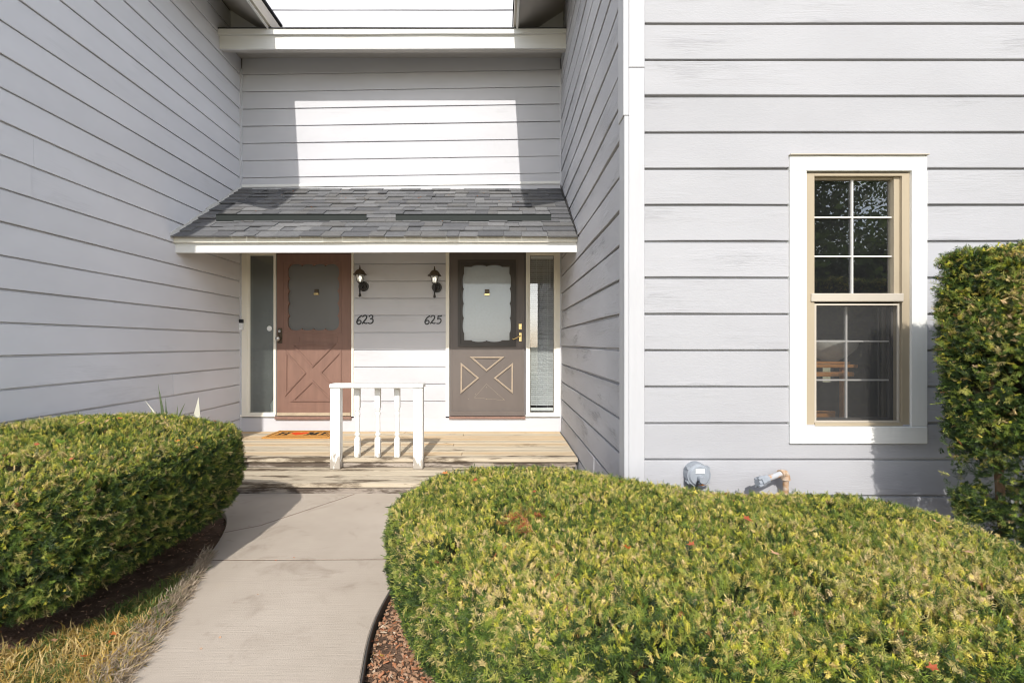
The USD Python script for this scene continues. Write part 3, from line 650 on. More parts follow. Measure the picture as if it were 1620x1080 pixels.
obj("step_flashing", fl, "flashing", pr)
obj("step_flashing", [facing_x(Polygon([(YE - 0.03, roofz(YE) - 0.03), (Y_DEEP - 0.05, roofz(Y_DEEP) - 0.035), (Y_DEEP - 0.05, roofz(Y_DEEP) + 0.02), (YE - 0.03, roofz(YE) + 0.025)]), XR - 0.034, 0.006)], "black_metal", pr)
yv = 5.145
for a, b in ((342, 580), (626, 872)):
    x0, x1 = PX(a, yv), PX(b, yv)
    zz = roofz(yv)
    m1 = bx(x0, x1, yv - 0.002, yv + 0.001, zz + 0.004, zz + 0.072)
    m2 = facing_x(Polygon([(yv, zz + 0.006), (yv + 0.09, zz + 0.006 + slope * 0.09), (yv + 0.09, zz + 0.009 + slope * 0.09), (yv, zz + 0.009)]), x0, x1 - x0)
    m3 = bx(x0, x1, yv - 0.010, yv - 0.0025, zz + 0.066, zz + 0.072)
    obj("rain_diverter", [m1, m2, m3], "diverter_grey", pr)

# ------------------------------------------------------------------ doors and sidelights (parts of the house)
def frame_rect(x0, x1, z0, z1, w, yf, depth, bottom=None):
    """four mitred-looking members of a frame, butted"""
    wb = w if bottom is None else bottom
    return [bx(x0, x0 + w, yf, yf + depth, z0, z1), bx(x1 - w, x1, yf, yf + depth, z0, z1), bx(x0 + w, x1 - w, yf, yf + depth, z1 - w, z1), bx(x0 + w, x1 - w, yf, yf + depth, z0, z0 + wb)]
def scallop(x0, x1, z0, z1, nx, nz, full=True, amp=0.4):
    """rectangle whose edges swell into lobes"""
    rx, rz = (x1 - x0) / nx, (z1 - z0) / nz
    parts = [sbox(x0, z0, x1, z1)]
    for i in range(nx):
        for zz in (z0, z1):
            parts.append(affinity.scale(Point(x0 + rx * (i + .5), zz).buffer(rx * 0.5), 1, amp))
    for j in range(nz):
        for xx in (x0, x1):
            parts.append(affinity.scale(Point(xx, z0 + rz * (j + .5)).buffer(rz * 0.5), amp, 1))
    return unary_union(parts).buffer(0)
def tri_moulding(pts, w, yf, d):
    P = Polygon(pts); inner = P.buffer(-w, join_style=2)
    m1 = facing(P.difference(inner), yf, d)
    m2 = facing(P.buffer(-w * 0.35, join_style=2).difference(P.buffer(-w * 0.7, join_style=2)), yf - 0.004, 0.0038)
    return [m1, m2]
YD = Y_DEEP
# left (brown) door
def door_left():
    x0, x1, z0, z1 = dx(438.5), dx(556), dz_(657.5), dz_(401.5)
    hole = scallop(dx(459), dx(533), dz_(519), dz_(421), 4, 5, amp=0.38)
    slab = facing(sbox(x0, z0, x1, z1).difference(hole), YD + 0.006 - 0.012, 0.04)
    d = obj("door", slab, "door_brown", house, label="brown wooden door with scalloped grey glass and a cross of triangles below")
    obj("glass", sheet(hole.buffer(0.012), YD + 0.022), "pane_frost_grey", d)
    # stepped surround of the glazed panel
    fr = sbox(dx(448), dz_(527.5), dx(540), dz_(414)); obj("panel_moulding", facing(fr.difference(fr.buffer(-0.012, join_style=2)), YD - 0.011, 0.005), "door_brown", d)
    fr2 = sbox(dx(474), dz_(541), dx(534), dz_(532)); obj("panel_moulding", facing(fr2.difference(fr2.buffer(-0.006, join_style=2)), YD - 0.010, 0.004), "door_brown", d)
    q = lambda a, b: (dx(375 + a / 6), dz_(520 + b / 6))
    for pts in ([q(510, 140), q(945, 140), q(720, 368)], [q(462, 200), q(660, 420), q(460, 640)], [q(995, 192), q(787, 415), q(995, 640)], [q(720, 485), q(508, 690), q(930, 690)]):
        obj("panel_moulding", tri_moulding(pts, 0.022, YD - 0.017, 0.011), "door_brown", d)
    # raised arms between the triangles
    obj("weather_strip", bx(x0 + 0.005, x1 - 0.005, YD - 0.022, YD - 0.0065, z0 + 0.004, z0 + 0.042), "weather_strip", d)
    obj("sill", bx(dx(437), dx(557), YD - 0.05, YD + 0.02, z0 - 0.035, z0 - 0.004), "door_sill", d)
    # lock and knob on a plate
    px_, pz_ = dx(443.5), dz_(531)
    h = obj("handle", cbx(px_ - 0.027, px_ + 0.027, YD - 0.018, YD - 0.0065, dz_(543), dz_(519), 0.003), "bronze_metal", d)
    obj("knob", [cyl((px_ - 0.005, YD - 0.018, dz_(535.5)), (px_ - 0.005, YD - 0.045, dz_(535.5)), 0.013, 14),
                 trimesh.creation.icosphere(2, 0.030).apply_scale([1, .7, 1]).apply_translation([px_ - 0.008, YD - 0.06, dz_(535.5)])], "nickel", h)
    obj("lock", cyl((px_, YD - 0.018, dz_(524)), (px_, YD - 0.030, dz_(524)), 0.015, 16), "nickel", h)
    pk = (dx(500), dz_(463.5))
    k = obj("door_viewer", cbx(pk[0] - 0.024, pk[0] + 0.024, YD + 0.001, YD + 0.0215, pk[1] + 0.004, pk[1] + 0.046, 0.003), "bronze_metal", d)
    obj("viewer_plate", cbx(pk[0] - 0.030, pk[0] + 0.030, YD - 0.002, YD + 0.0215, pk[1] - 0.022, pk[1] + 0.003, 0.003), "brass", k)
    return d
door_left()
def door_right():
    x0, x1, z0, z1 = dx(712.5), dx(829.5), dz_(657.5), dz_(401)
    hole = sbox(dx(734), dz_(538), dx(806), dz_(422))
    zz0, zz1 = dz_(538), dz_(422); xx0, xx1 = dx(734), dx(806)
    lob = [hole]
    for i in range(2):
        c = xx0 + (xx1 - xx0) * (0.335 + 0.33 * i)
        for zq in (zz0, zz1): lob.append(affinity.scale(Point(c, zq).buffer((xx1 - xx0) * 0.165), 1, 0.22))
    for j in range(4):
        c = zz0 + (zz1 - zz0) * (0.20 + 0.2 * j)
        for xq in (xx0, xx1): lob.append(affinity.scale(Point(xq, c).buffer((zz1 - zz0) * 0.10), 0.2, 1))
    hole = unary_union(lob)
    slab = facing(sbox(x0, z0, x1, z1).difference(hole), YD - 0.006, 0.04)
    d = obj("door", slab, "door_taupe", house, label="dark taupe door with pale scalloped glass and tan triangle mouldings")
    obj("glass", sheet(hole.buffer(0.012), YD + 0.018), "pane_frost_pale", d)
    fr = sbox(dx(724.5), dz_(548), dx(816), dz_(411.5))
    fo = obj("glass_surround", facing(fr.difference(hole), YD - 0.020, 0.0135), "door_dark_frame", d)
    obj("bead", facing(fr.difference(fr.buffer(-0.030, join_style=2)), YD - 0.032, 0.0115), "door_dark_frame", fo)
    q = lambda a, b: (dx(695 + a / 7.2), dz_(540 + b / 7.2))
    for pts in ([q(345, 172), q(745, 172), q(537, 340)], [q(245, 240), q(242, 593), q(455, 415)], [q(840, 240), q(837, 593), q(620, 415)]):
        obj("panel_moulding", tri_moulding(pts, 0.019, YD - 0.021, 0.0145), "moulding_tan", d)
    ghost = Polygon([q(537, 482), q(400, 638), q(745, 668)])
    gl = [facing(LineString(list(ghost.exterior.coords)).buffer(0.0010), YD - 0.0072, 0.001)]
    obj("moulding_trace", gl, "moulding_tan", d)
    obj("nail", [cyl((*q(a, b)[:1], YD - 0.006, q(a, b)[1]), (*q(a, b)[:1], YD - 0.012, q(a, b)[1]), 0.004, 8) for a, b in ((415, 600), (540, 522), (330, 655), (537, 652), (735, 655), (663, 602))], "moulding_tan", d)
    obj("edge_stile", [bx(x0, x0 + 0.022, YD - 0.012, YD - 0.0065, z0, z1), bx(x1 - 0.022, x1, YD - 0.012, YD - 0.0065, z0, z1)], "door_taupe", d)
    obj("weather_strip", bx(x0, x1, YD - 0.026, YD - 0.0125, z0 + 0.004, z0 + 0.062), "door_taupe", d)
    obj("sill", bx(dx(711), dx(831), YD - 0.045, YD + 0.02, z0 - 0.03, z0 - 0.004), "door_sill", d)
    lx = dx(823)
    obj("lock", [cbx(lx - 0.020, lx + 0.020, YD - 0.014, YD - 0.0065, dz_(521), dz_(512), 0.003), cyl((lx, YD - 0.014, dz_(516.5)), (lx, YD - 0.030, dz_(516.5)), 0.014, 14)], "brass", d)
    obj("handle", [cbx(lx - 0.018, lx + 0.018, YD - 0.016, YD - 0.0065, dz_(540), dz_(526), 0.003),
                   pipe([(lx, YD - 0.016, dz_(531)), (lx, YD - 0.055, dz_(531)), (lx - 0.02, YD - 0.062, dz_(532)), (lx - 0.055, YD - 0.062, dz_(535)), (lx - 0.085, YD - 0.060, dz_(536.5)), (lx - 0.098, YD - 0.055, dz_(535.5))], 0.0075, 8)], "brass", d)
    pk = (dx(770.5), dz_(464))
    k = obj("door_viewer", cbx(pk[0] - 0.028, pk[0] + 0.028, YD + 0.001, YD + 0.0175, pk[1] + 0.002, pk[1] + 0.050, 0.003), "bronze_metal", d)
    obj("viewer_plate", cbx(pk[0] - 0.032, pk[0] + 0.032, YD - 0.002, YD + 0.0175, pk[1] - 0.026, pk[1] + 0.001, 0.003), "brass", k)
door_right()
def sidelight(xo0, xo1, xg0, xg1, look, label, jamb):
    z0, z1 = dz_(657.5), dz_(400.2)
    o = sbox(dx(xo0), z0, dx(xo1), z1); g = sbox(dx(xg0), dz_(652), dx(xg1), dz_(404.5))
    mid = unary_union([g.buffer(0.028, join_style=2)]).intersection(o)
    s = obj("sidelight", facing(o.difference(mid), YD - 0.030, 0.034), "trim_cream", house, label=label)
    obj("sash", facing(mid.difference(g), YD - 0.016, 0.020), "trim_cream", s)
    obj("sill", wavy_strip(dx(xo0) - 0.004, dx(xo1) + 0.004, YD - 0.042, YD - 0.0305, z0 - 0.006, z0 + 0.018, 0.0005, 0, 3), "trim_cream", s)
    obj("pane", sheet(g.buffer(0.01), YD + 0.0045), look, s)
    return s
sl = sidelight(383, 437, 396, 433.5, "pane_obscure", "left sidelight with dark obscure glass", 0)
obj("sticker", facing(Point(dx(426), dz_(519.5)).buffer(0.031), YD + 0.002, 0.0015), "label_paper", sl)
obj("sticker_print", facing(sbox(dx(426) - 0.021, dz_(519.5) - 0.007, dx(426) + 0.021, dz_(519.5) + 0.008), YD + 0.0008, 0.001), "white_plastic", sl)
sidelight(832, 886, 838.5, 876, "pane_clear", "right sidelight with white slatted blind behind it", 0)
obj("door_jamb", bx(dx(557), dx(560.4), YD - 0.032, YD + 0.003, dz_(658), dz_(400.2)), "trim_cream", house)
obj("door_jamb", bx(dx(705.6), dx(711), YD - 0.032, YD + 0.003, dz_(658), dz_(400.2)), "trim_cream", house)
obj("door_header", [bx(dx(437.2), dx(556.9), YD - 0.02, YD + 0.003, dz_(400.8), dz_(396)), bx(dx(711.1), dx(831.9), YD - 0.02, YD + 0.003, dz_(400.2), dz_(396))], "door_taupe", house)
# hall behind the doors, closed and dark
hx0, hx1, hy0, hy1, hz0, hz1 = XL, XR - 0.02, YD + 0.14, YD + 2.6, 0.28, 2.75
obj("hall_interior", [bx(hx0, hx1, hy1, hy1 + 0.05, hz0, hz1), bx(hx0 - 0.05, hx0, hy0, hy1, hz0, hz1), bx(hx1, hx1 + 0.05, hy0, hy1, hz0, hz1), bx(hx0, hx1, hy0, hy1, hz0 - 0.05, hz0), bx(hx0, hx1, hy0, hy1, hz1, hz1 + 0.05)], "room_dark", house)

# window of the right wing
def yz(px): return PX(px, Y_FRONT)
def wz(py): return PZ(py, Y_FRONT)
win = obj("window", [bx(yz(1245), yz(1271), Y_FRONT - 0.030, Y_FRONT + 0.001, wz(672.8), wz(273.2)), bx(yz(1436), yz(1460), Y_FRONT - 0.030, Y_FRONT + 0.001, wz(672.8), wz(273.2))], "trim_white_vertical", house, label="tall sash window with white trim and tan frame")
obj("head_trim", cbx(yz(1245), yz(1460), Y_FRONT - 0.032, Y_FRONT + 0.001, wz(273), wz(249.3), 0.003), "trim_white", win)
obj("drip_cap", wavy_strip(yz(1244), yz(1461), Y_FRONT - 0.045, Y_FRONT + 0.001, wz(249), wz(247.6), 0.0006, 0.0, 3), "aluminium_light", win)
obj("sill_trim", cbx(yz(1245), yz(1460), Y_FRONT - 0.034, Y_FRONT + 0.001, wz(700), wz(673.2), 0.003), "trim_white", win)
tan = []
YW = Y_FRONT - 0.014
tan += [bx(yz(1271.2), yz(1286), YW, YW + 0.09, wz(672.6), wz(275)), bx(yz(1424), yz(1435.8), YW, YW + 0.09, wz(672.6), wz(275)), bx(yz(1286.1), yz(1423.9), YW, YW + 0.09, wz(279.5), wz(275)), bx(yz(1286.1), yz(1423.9), YW - 0.006, YW + 0.09, wz(672.6), wz(667.5))]
obj("frame", tan, "aluminium_tan", win)
# upper sash
us = []
YS = YW + 0.030
us += [bx(yz(1286.2), yz(1289), YS, YS + 0.03, wz(468), wz(279.7)), bx(yz(1415), yz(1423.8), YS - 0.012, YS + 0.03, wz(468), wz(279.7)), bx(yz(1289.1), yz(1414.9), YS, YS + 0.03, wz(283), wz(279.7))]
sash = obj("upper_sash", us, "aluminium_tan", win)
obj("meeting_rail", cbx(yz(1280), yz(1425), YW - 0.010, YW + 0.05, wz(477.5), wz(464.5), 0.003), "aluminium_light", win)
YG = YS + 0.014
xs_ = [1289.1, 1352, 1414.9]; zs_ = [283, 342.5, 404.5, 464.3]
for a in range(2):
    for b in range(3):
        obj("pane", sheet(sbox(yz(xs_[a]), wz(zs_[b + 1]), yz(xs_[a + 1]), wz(zs_[b])), YG), "pane_clear", sash)
obj("muntin", bx(yz(1350.6), yz(1353.4), YG - 0.012, YG - 0.0005, wz(464.3), wz(283)), "muntin_white", sash)
for zq in (342.5, 404.5):
    for a, b in ((1289.2, 1350.5), (1353.5, 1414.8)):
        obj("muntin", bx(yz(a), yz(b), YG - 0.011, YG - 0.0005, wz(zq + 1.4), wz(zq - 1.4)), "muntin_white", sash)
# lower sash behind an insect screen
ls = [bx(yz(1286.2), yz(1289), YS + 0.035, YS + 0.06, wz(667.3), wz(478)), bx(yz(1418), yz(1423.8), YS + 0.035, YS + 0.06, wz(667.3), wz(478)), bx(yz(1289.1), yz(1417.9), YS + 0.035, YS + 0.06, wz(667.3), wz(663)), bx(yz(1289.1), yz(1417.9), YS + 0.035, YS + 0.06, wz(484), wz(478))]
lsash = obj("lower_sash", ls, "vinyl_dark", win)
YG2 = YS + 0.048
xs2 = [1289.1, 1349.5, 1417.9]; zs2 = [484, 539.5, 602, 663]
for a in range(2):
    for b in range(3):
        obj("pane", sheet(sbox(yz(xs2[a]), wz(zs2[b + 1]), yz(xs2[a + 1]), wz(zs2[b])), YG2), "pane_clear", lsash)
obj("muntin", bx(yz(1348.2), yz(1350.8), YG2 - 0.010, YG2 - 0.0005, wz(663), wz(484)), "muntin_white", lsash)
for zq in (539.5, 602):
    for a, b in ((1289.2, 1348.1), (1350.9, 1417.8)):
        obj("muntin", bx(yz(a), yz(b), YG2 - 0.009, YG2 - 0.0005, wz(zq + 1.2), wz(zq - 1.2)), "muntin_white", lsash)
fs = sbox(yz(1286.3), wz(667.2), yz(1420), wz(480.5))
scr = obj("insect_screen", sheet(fs.buffer(-0.010, join_style=2), YW + 0.006), "insect_screen", win)
obj("screen_frame", facing(fs.difference(fs.buffer(-0.0105, join_style=2)), YW + 0.001, 0.010), "aluminium_light", scr)
# room behind it
r0, r1, ry0, ry1 = 1.0, 5.1, Y_FRONT + 0.135, 6.6
op = sbox(4.22, 0.72, 4.36, 1.0)
bwall = facing(sbox(r0, 0.0, r1, 2.55).difference(op), ry1, 0.06)
obj("room_interior", [bwall, bx(r0 - 0.05, r0, ry0, ry1, 0, 2.55), bx(r1, r1 + 0.05, ry0, ry1, 0, 2.55), bx(r0, r1, ry0, ry1, 2.55, 2.6)], "room_dark", house)
obj("room_floor", bx(r0, r1, ry0, ry1, -0.05, 0.0), "room_floor", house)

# ------------------------------------------------------------------ things in the room
ys_ = 3.28
rack = thing("shelf_rack", "orange wooden slatted shelf rack just inside the lower window sash", "shelf", (0, 0, 0))
for (a, b), (p, q_) in (((1278, 1358), (576.5, 581.5)), ((1278, 1352), (588.5, 595.5)), ((1270, 1322), (650, 660))):
    obj("slat", cbx(PX(a, ys_), PX(b, ys_), ys_, ys_ + 0.03, PZ(q_, ys_), PZ(p, ys_), 0.003), "shelf_wood", rack)
for xq in (PX(1287, ys_), PX(1340, ys_)):
    obj("post", cbx(xq - 0.012, xq + 0.012, ys_ + 0.031, ys_ + 0.06, 0, PZ(577, ys_), 0.003), "shelf_wood", rack)
    obj("post", cbx(xq - 0.012, xq + 0.012, ys_ + 0.36, ys_ + 0.39, 0, PZ(577, ys_), 0.003), "shelf_wood", rack)
for k in range(6):
    yy = ys_ + 0.06 + 0.055 * k
    obj("slat", cbx(PX(1280, ys_), PX(1356, ys_), yy, yy + 0.04, PZ(577, ys_) + 0.002, PZ(577, ys_) + 0.018, 0.003), "shelf_wood", rack)
bz = PZ(577, ys_) + 0.019
bowl = lathe([(0.0, 0), (0.05, 0), (0.06, 0.01), (0.10, 0.03), (0.15, 0.08), (0.17, 0.14), (0.163, 0.142), (0.14, 0.085), (0.09, 0.04), (0, 0.03)], (PX(1345, ys_) , ys_ + 0.20, bz), 40)
obj("bowl", bowl, "bowl_white", smooth=40, label="wide white bowl standing on the wooden rack behind the window", cat="bowl")
bag = trimesh.creation.icosphere(3, 0.13); bag.vertices = bag.vertices * [0.8, 0.6, 1.1] * (0.75 + 0.5 * meshkit.fbm(bag.vertices * 14, 3, 4))[:, None]
bag.apply_translation([dx(429), YD + 0.12 + 0.10, 0.28 + 0.13])
obj("plastic_bag", bag, "bag_white", label="crumpled white plastic bag behind the left sidelight's lower corner", cat="bag")

# ------------------------------------------------------------------ blind in the right sidelight
blind = thing("window_blind", "narrow white venetian blind hanging in the right sidelight", "blind")
bx0, bx1 = dx(839.5), dx(875.5)
obj("headrail", cbx(bx0, bx1, YD + 0.016, YD + 0.05, dz_(409), dz_(404.8), 0.003), "blind_white", blind)
nsl = 73
for k in range(nsl):
    zc = dz_(411 + (640 - 411) * k / (nsl - 1))
    s = bx(bx0, bx1, -0.0125, 0.0125, -0.0005, 0.0005)
    tilt = math.radians(26 + rng.uniform(-4, 4) if k < 40 else 33 + rng.uniform(-3, 3))
    s.apply_transform(trimesh.transformations.rotation_matrix(tilt, [1, 0, 0])); s.apply_translation([0, YD + 0.034, zc])
    obj("slat", s, "blind_white", blind)
obj("bottom_rail", cbx(bx0, bx1, YD + 0.022, YD + 0.046, dz_(650), dz_(645), 0.003), "blind_white", blind)
for xq in (bx0 + 0.075, bx1 - 0.075):
    obj("cord", cyl((xq, YD + 0.019, dz_(648)), (xq, YD + 0.019, dz_(407)), 0.0012, 6), "blind_white", blind)
obj("wand", cyl((bx1 - 0.04, YD + 0.015, dz_(455)), (bx1 - 0.04, YD + 0.015, dz_(408)), 0.003, 6), "white_plastic", blind)

# ------------------------------------------------------------------ porch deck and step
deck = thing("porch_deck", "weathered wooden porch deck with one step in front of the doors", "deck")
dxl, dxr = XL + 0.03, 0.73
rows = np.linspace(Y_DECK - 0.02, Y_DEEP - 0.02, 11)
rd = np.random.default_rng(4)
for k in range(10):
    nm = "deck_stained" if k == 0 else ("deck_grey", "deck_tan", "deck_grey", "deck_grey", "deck_tan", "deck_grey", "deck_tan", "deck_tan", "deck_grey", "deck_tan")[k]
    j = dxl + rd.uniform(1.2, 2.8)
    for a, b in (((dxl, dxr),) if k in (0, 3, 5) else ((dxl, j - 0.002), (j + 0.002, dxr))):
        obj("deck_board", cbx(a, b, rows[k] + 0.003, rows[k + 1] - 0.003, Z_DECK - 0.036, Z_DECK + rd.uniform(-.0015, .0015), 0.004), nm, deck)
obj("riser", bx(dxl + 0.02, dxr - 0.02, Y_DECK + 0.004, Y_DECK + 0.03, Z_STEP + 0.001, Z_DECK - 0.0375), "deck_worn", deck)
srows = np.linspace(Y_STEP, Y_DECK - 0.0, 5)
for k in range(4):
    obj("step_board", cbx(dxl, dxr - 0.05, srows[k] + (0 if k == 0 else 0.003), srows[k + 1] - 0.003, Z_STEP - 0.034, Z_STEP + rd.uniform(-.0015, .0015), 0.004), ("deck_stained", "deck_stained", "deck_grey", "deck_stained")[k], deck)
obj("step_riser", bx(dxl + 0.02, dxr - 0.07, Y_STEP + 0.018, Y_STEP + 0.045, -0.06, Z_STEP - 0.036), "deck_worn", deck)
obj("skirt", [bx(dxl, dxr, Y_DECK + 0.04, Y_DECK + 0.06, -0.09, Z_DECK - 0.04), bx(dxr - 0.02, dxr, Y_DECK + 0.06, Y_DEEP - 0.05, -0.09, Z_DECK - 0.04)], "wall_backing", deck)

# railing
rail = thing("porch_railing", "short white wooden porch railing with three turned balusters", "railing")
YP0, YP1 = 4.612, 4.702
def rx(px): return PX(px, YP0)
obj("post", cbx(rx(521.8), rx(537.5), YP0, YP1, Z_STEP + 0.002, PZ(614, YP0), 0.004), "railing_paint", rail)
obj("post", cbx(rx(653.2), rx(668.6), YP0, YP1, Z_STEP + 0.002, PZ(614, YP0), 0.004), "railing_paint", rail)
obj("top_rail", cbx(rx(520.8), rx(669.4), YP0 - 0.012, YP1 + 0.07, PZ(613.8, YP0), PZ(607, YP0), 0.008), "railing_paint", rail)
YB = 4.742
for pxc in (565.5, 597.8, 628.5):
    xc = PX(pxc, YB); hw = 0.0255; zt = PZ(613.9, YP0); zb = Z_DECK + 0.002; H = zt - zb
    prof = [(0.017, .30), (0.024, .312), (0.026, .325), (0.019, .34), (0.018, .352), (0.026, .375), (0.026, .395), (0.020, .41), (0.021, .45), (0.024, .55), (0.0235, .60), (0.020, .64), (0.019, .655), (0.026, .665), (0.026, .685), (0.018, .70), (0.019, .715), (0.026, .73), (0.022, .742)]
    prof = [(a, zb + (1 - b) * H) for a, b in reversed(prof)]
    m = [cbx(xc - hw, xc + hw, YB - hw, YB + hw, zb, zb + 0.262 * H, 0.003), cbx(xc - hw, xc + hw, YB - hw, YB + hw, zb + 0.698 * H, zt, 0.003), lathe(prof, (xc, YB, 0), 18)]
    obj("baluster", m, "railing_paint", rail, smooth=35)

# doormat
mx0, mx1, my0, my1 = -2.655, -1.895, 5.64, 6.10
mt = thing("doormat", "orange coir doormat reading H heart ME before the brown door", "doormat", (0, 0, 0))
obj("coir_pile", cbx(mx0, mx1, my0, my1, Z_DECK + 0.002, Z_DECK + 0.017, 0.004), "mat_coir", mt)
zt = Z_DECK + 0.0172
def flat(poly, m, name):
    e = extr(poly, 0.0012); e.apply_translation([0, 0, zt]); obj(name, e, m, mt)
bd = sbox(mx0 + 0.035, my0 + 0.035, mx1 - 0.035, my1 - 0.035)
flat(bd.difference(bd.buffer(-0.010, join_style=2)), "mat_black", "printed_border")
def letter(ch, xc, w, yc, h, s=0.034):
    l, r_, b, t = xc - w / 2, xc + w / 2, yc - h / 2, yc + h / 2
    sf = 0.028
    if ch == "H":
        p = [sbox(l + .012, b, l + .012 + s, t), sbox(r_ - .012 - s, b, r_ - .012, t), sbox(l + .03, yc - .014, r_ - .03, yc + .014)]
        p += [sbox(l - .004, y, l + s + .026, y + .02) for y in (b, t - .02)] + [sbox(r_ - s - .026, y, r_ + .004, y + .02) for y in (b, t - .02)]
    elif ch == "M":
        p = [sbox(l + .01, b, l + .01 + s * .7, t), sbox(r_ - .01 - s, b, r_ - .01, t), Polygon([(l + .01, t), (l + .05, t), (xc + .015, b + .02), (xc - .02, b + .02)]), Polygon([(r_ - .045, t), (r_ - .01, t), (xc + .012, b + .02), (xc - .012, b + .02)])]
        p += [sbox(l - .012, b, l + s + .014, b + .02), sbox(r_ - s - .03, b, r_ + .01, b + .02), sbox(l - .012, t - .02, l + .04, t), sbox(r_ - .04, t - .02, r_ + .01, t)]
    else:
        p = [sbox(l + .012, b, l + .012 + s, t), sbox(l, t - .022, r_, t), sbox(l, b, r_, b + .022), sbox(l + .03, yc - .012, r_ - .03, yc + .012), sbox(r_ - .016, t - .055, r_, t), sbox(r_ - .016, b, r_, b + .06), sbox(r_ - .045, yc - .03, r_ - .03, yc + .03)]
    return unary_union(p)
yc = (my0 + my1) / 2 + 0.01
flat(letter("H", mx0 + 0.155, 0.13, yc, 0.19), "mat_black", "printed_letter")
tt = np.linspace(0, 2 * np.pi, 50)
heart = Polygon(np.c_[mx0 + 0.325 + 0.0062 * 16 * np.sin(tt) ** 3 * 0.98, yc + 0.008 + 0.0070 * (13 * np.cos(tt) - 5 * np.cos(2 * tt) - 2 * np.cos(3 * tt) - np.cos(4 * tt))]).buffer(0)
flat(heart, "mat_red", "printed_heart")
flat(letter("M", mx0 + 0.49, 0.135, yc, 0.19), "mat_black", "printed_letter")
flat(letter("E", mx0 + 0.635, 0.11, yc, 0.19), "mat_black", "printed_letter")

# ------------------------------------------------------------------ lanterns, numbers, doorbell
def lantern(loc, label):
    t = thing("wall_lantern", label, "wall lamp", loc, group=None)
    UsdGeom.Xformable(t).AddScaleOp().Set(Gf.Vec3f(1.1, 1.1, 1.1))
    # local frame: x right, -y out of the wall, z up; origin at the wall plate centre
    obj("wall_plate", [cyl((0, -0.002, 0), (0, -0.020, 0), 0.055, 24), cyl((0, -0.020, 0), (0, -0.030, 0), 0.040, 24, 0.028)], "black_metal", t, smooth=40)
    ax, ay = -0.012, -0.115
    obj("arm", [pipe([(0, -0.025, 0.0), (-0.004, -0.07, -0.03), (-0.009, -0.10, -0.045), (ax, ay, -0.03)], 0.010, 10), pipe([(ax, ay, 0.03), (ax, ay, -0.02), (ax, ay, -0.085), (ax, ay, -0.105)], [0.014, 0.010, 0.008, 0.012], 10), lathe([(0, -0.128), (0.008, -0.122), (0.017, -0.110), (0.008, -0.100), (0.010, -0.09)], (ax, ay, 0), 14)], "black_metal", t, smooth=40)
    b0, b1, w0, w1 = 0.036, 0.118, 0.027, 0.048
    n = 6; ang = np.arange(n) * 2 * np.pi / n + np.pi / 6
    rb = lambda w, zz: np.c_[ax + w * np.cos(ang), ay + w * np.sin(ang), np.full(n, zz)]
    lo, hi = rb(w0, b0), rb(w1, b1)
    cage = obj("cage", [cyl(lo[i], hi[i], 0.0035, 6) for i in range(n)] + [cyl((ax, ay, 0.024), (ax, ay, b0), 0.018, 12, 0.032)] + [cyl(hi[i], hi[(i + 1) % n], 0.004, 6) for i in range(n)], "black_metal", t)
    gl, gh = rb(w0 - 0.001, b0 + 0.001), rb(w1 - 0.001, b1 - 0.001)
    for i in range(n):
        j = (i + 1) % n
        obj("glass_pane", trimesh.Trimesh(np.array([gl[i], gl[j], gh[j], gh[i]]), [[0, 1, 2], [0, 2, 3]], process=False), "lantern_glass", cage)
    obj("bulb", lathe([(0, 0.102), (0.012, 0.098), (0.019, 0.085), (0.017, 0.07), (0.008, 0.052), (0.008, 0.038)][::-1], (ax, ay, 0), 14), "bulb_lit", t, smooth=True)
    obj("roof_cap", lathe([(0.030, 0.119), (0.073, 0.112), (0.070, 0.121), (0.055, 0.134), (0.047, 0.152), (0.034, 0.166), (0.014, 0.174), (0.006, 0.176), (0.012, 0.183), (0.006, 0.190), (0.005, 0.212), (0.0, 0.220)], (ax, ay, 0), 24), "bronze_metal", t, smooth=35)
    return t
lan = lantern((dx(576.3), YD - 0.020, dz_(453.5)), "black carriage lantern to the right of the brown door above number 623")
dup(lan, (dx(691.7), YD - 0.020, dz_(455)), 0, "black carriage lantern to the left of the taupe door above number 625", scale=1.1)
def stroke(pts, w0=0.006, w1=0.006):
    from scipy.interpolate import CubicSpline
    p = np.array(pts, float); s = np.r_[0, np.cumsum(np.linalg.norm(np.diff(p, axis=0), axis=1))]
    q = CubicSpline(s, p)(np.linspace(0, s[-1], 40)) if len(p) > 2 else p[0] + (p[1] - p[0]) * np.linspace(0, 1, 20)[:, None]
    w = np.linspace(w0, w1, len(q))
    return unary_union([LineString(q[i:i + 2]).buffer(w[i], 4) for i in range(len(q) - 1)])
# each digit in a unit box about 0.62 wide, 1 high
DIG = {"6": [([(0.60, 1.0), (0.32, 0.78), (0.10, 0.45), (0.06, 0.2), (0.22, 0.02), (0.46, 0.08), (0.56, 0.28), (0.44, 0.46), (0.22, 0.42), (0.10, 0.28)], .055, .045)],
       "2": [([(0.06, 0.80), (0.22, 0.98), (0.46, 0.95), (0.50, 0.74), (0.34, 0.46), (0.12, 0.20), (0.02, 0.05)], .04, .06), ([(0.02, 0.05), (0.16, 0.14), (0.34, 0.06), (0.56, 0.12)], .055, .04)],
       "3": [([(0.10, 0.86), (0.28, 1.0), (0.48, 0.92), (0.46, 0.72), (0.26, 0.58)], .04, .05), ([(0.26, 0.58), (0.46, 0.54), (0.54, 0.34), (0.40, 0.10), (0.18, 0.03), (0.02, 0.10)], .055, .045)],
       "5": [([(0.60, 0.97), (0.40, 0.92), (0.20, 0.95)], .05, .045), ([(0.20, 0.95), (0.17, 0.76), (0.14, 0.56)], .045, .045), ([(0.14, 0.56), (0.34, 0.64), (0.52, 0.52), (0.52, 0.26), (0.32, 0.06), (0.04, 0.05)], .045, .05)]}
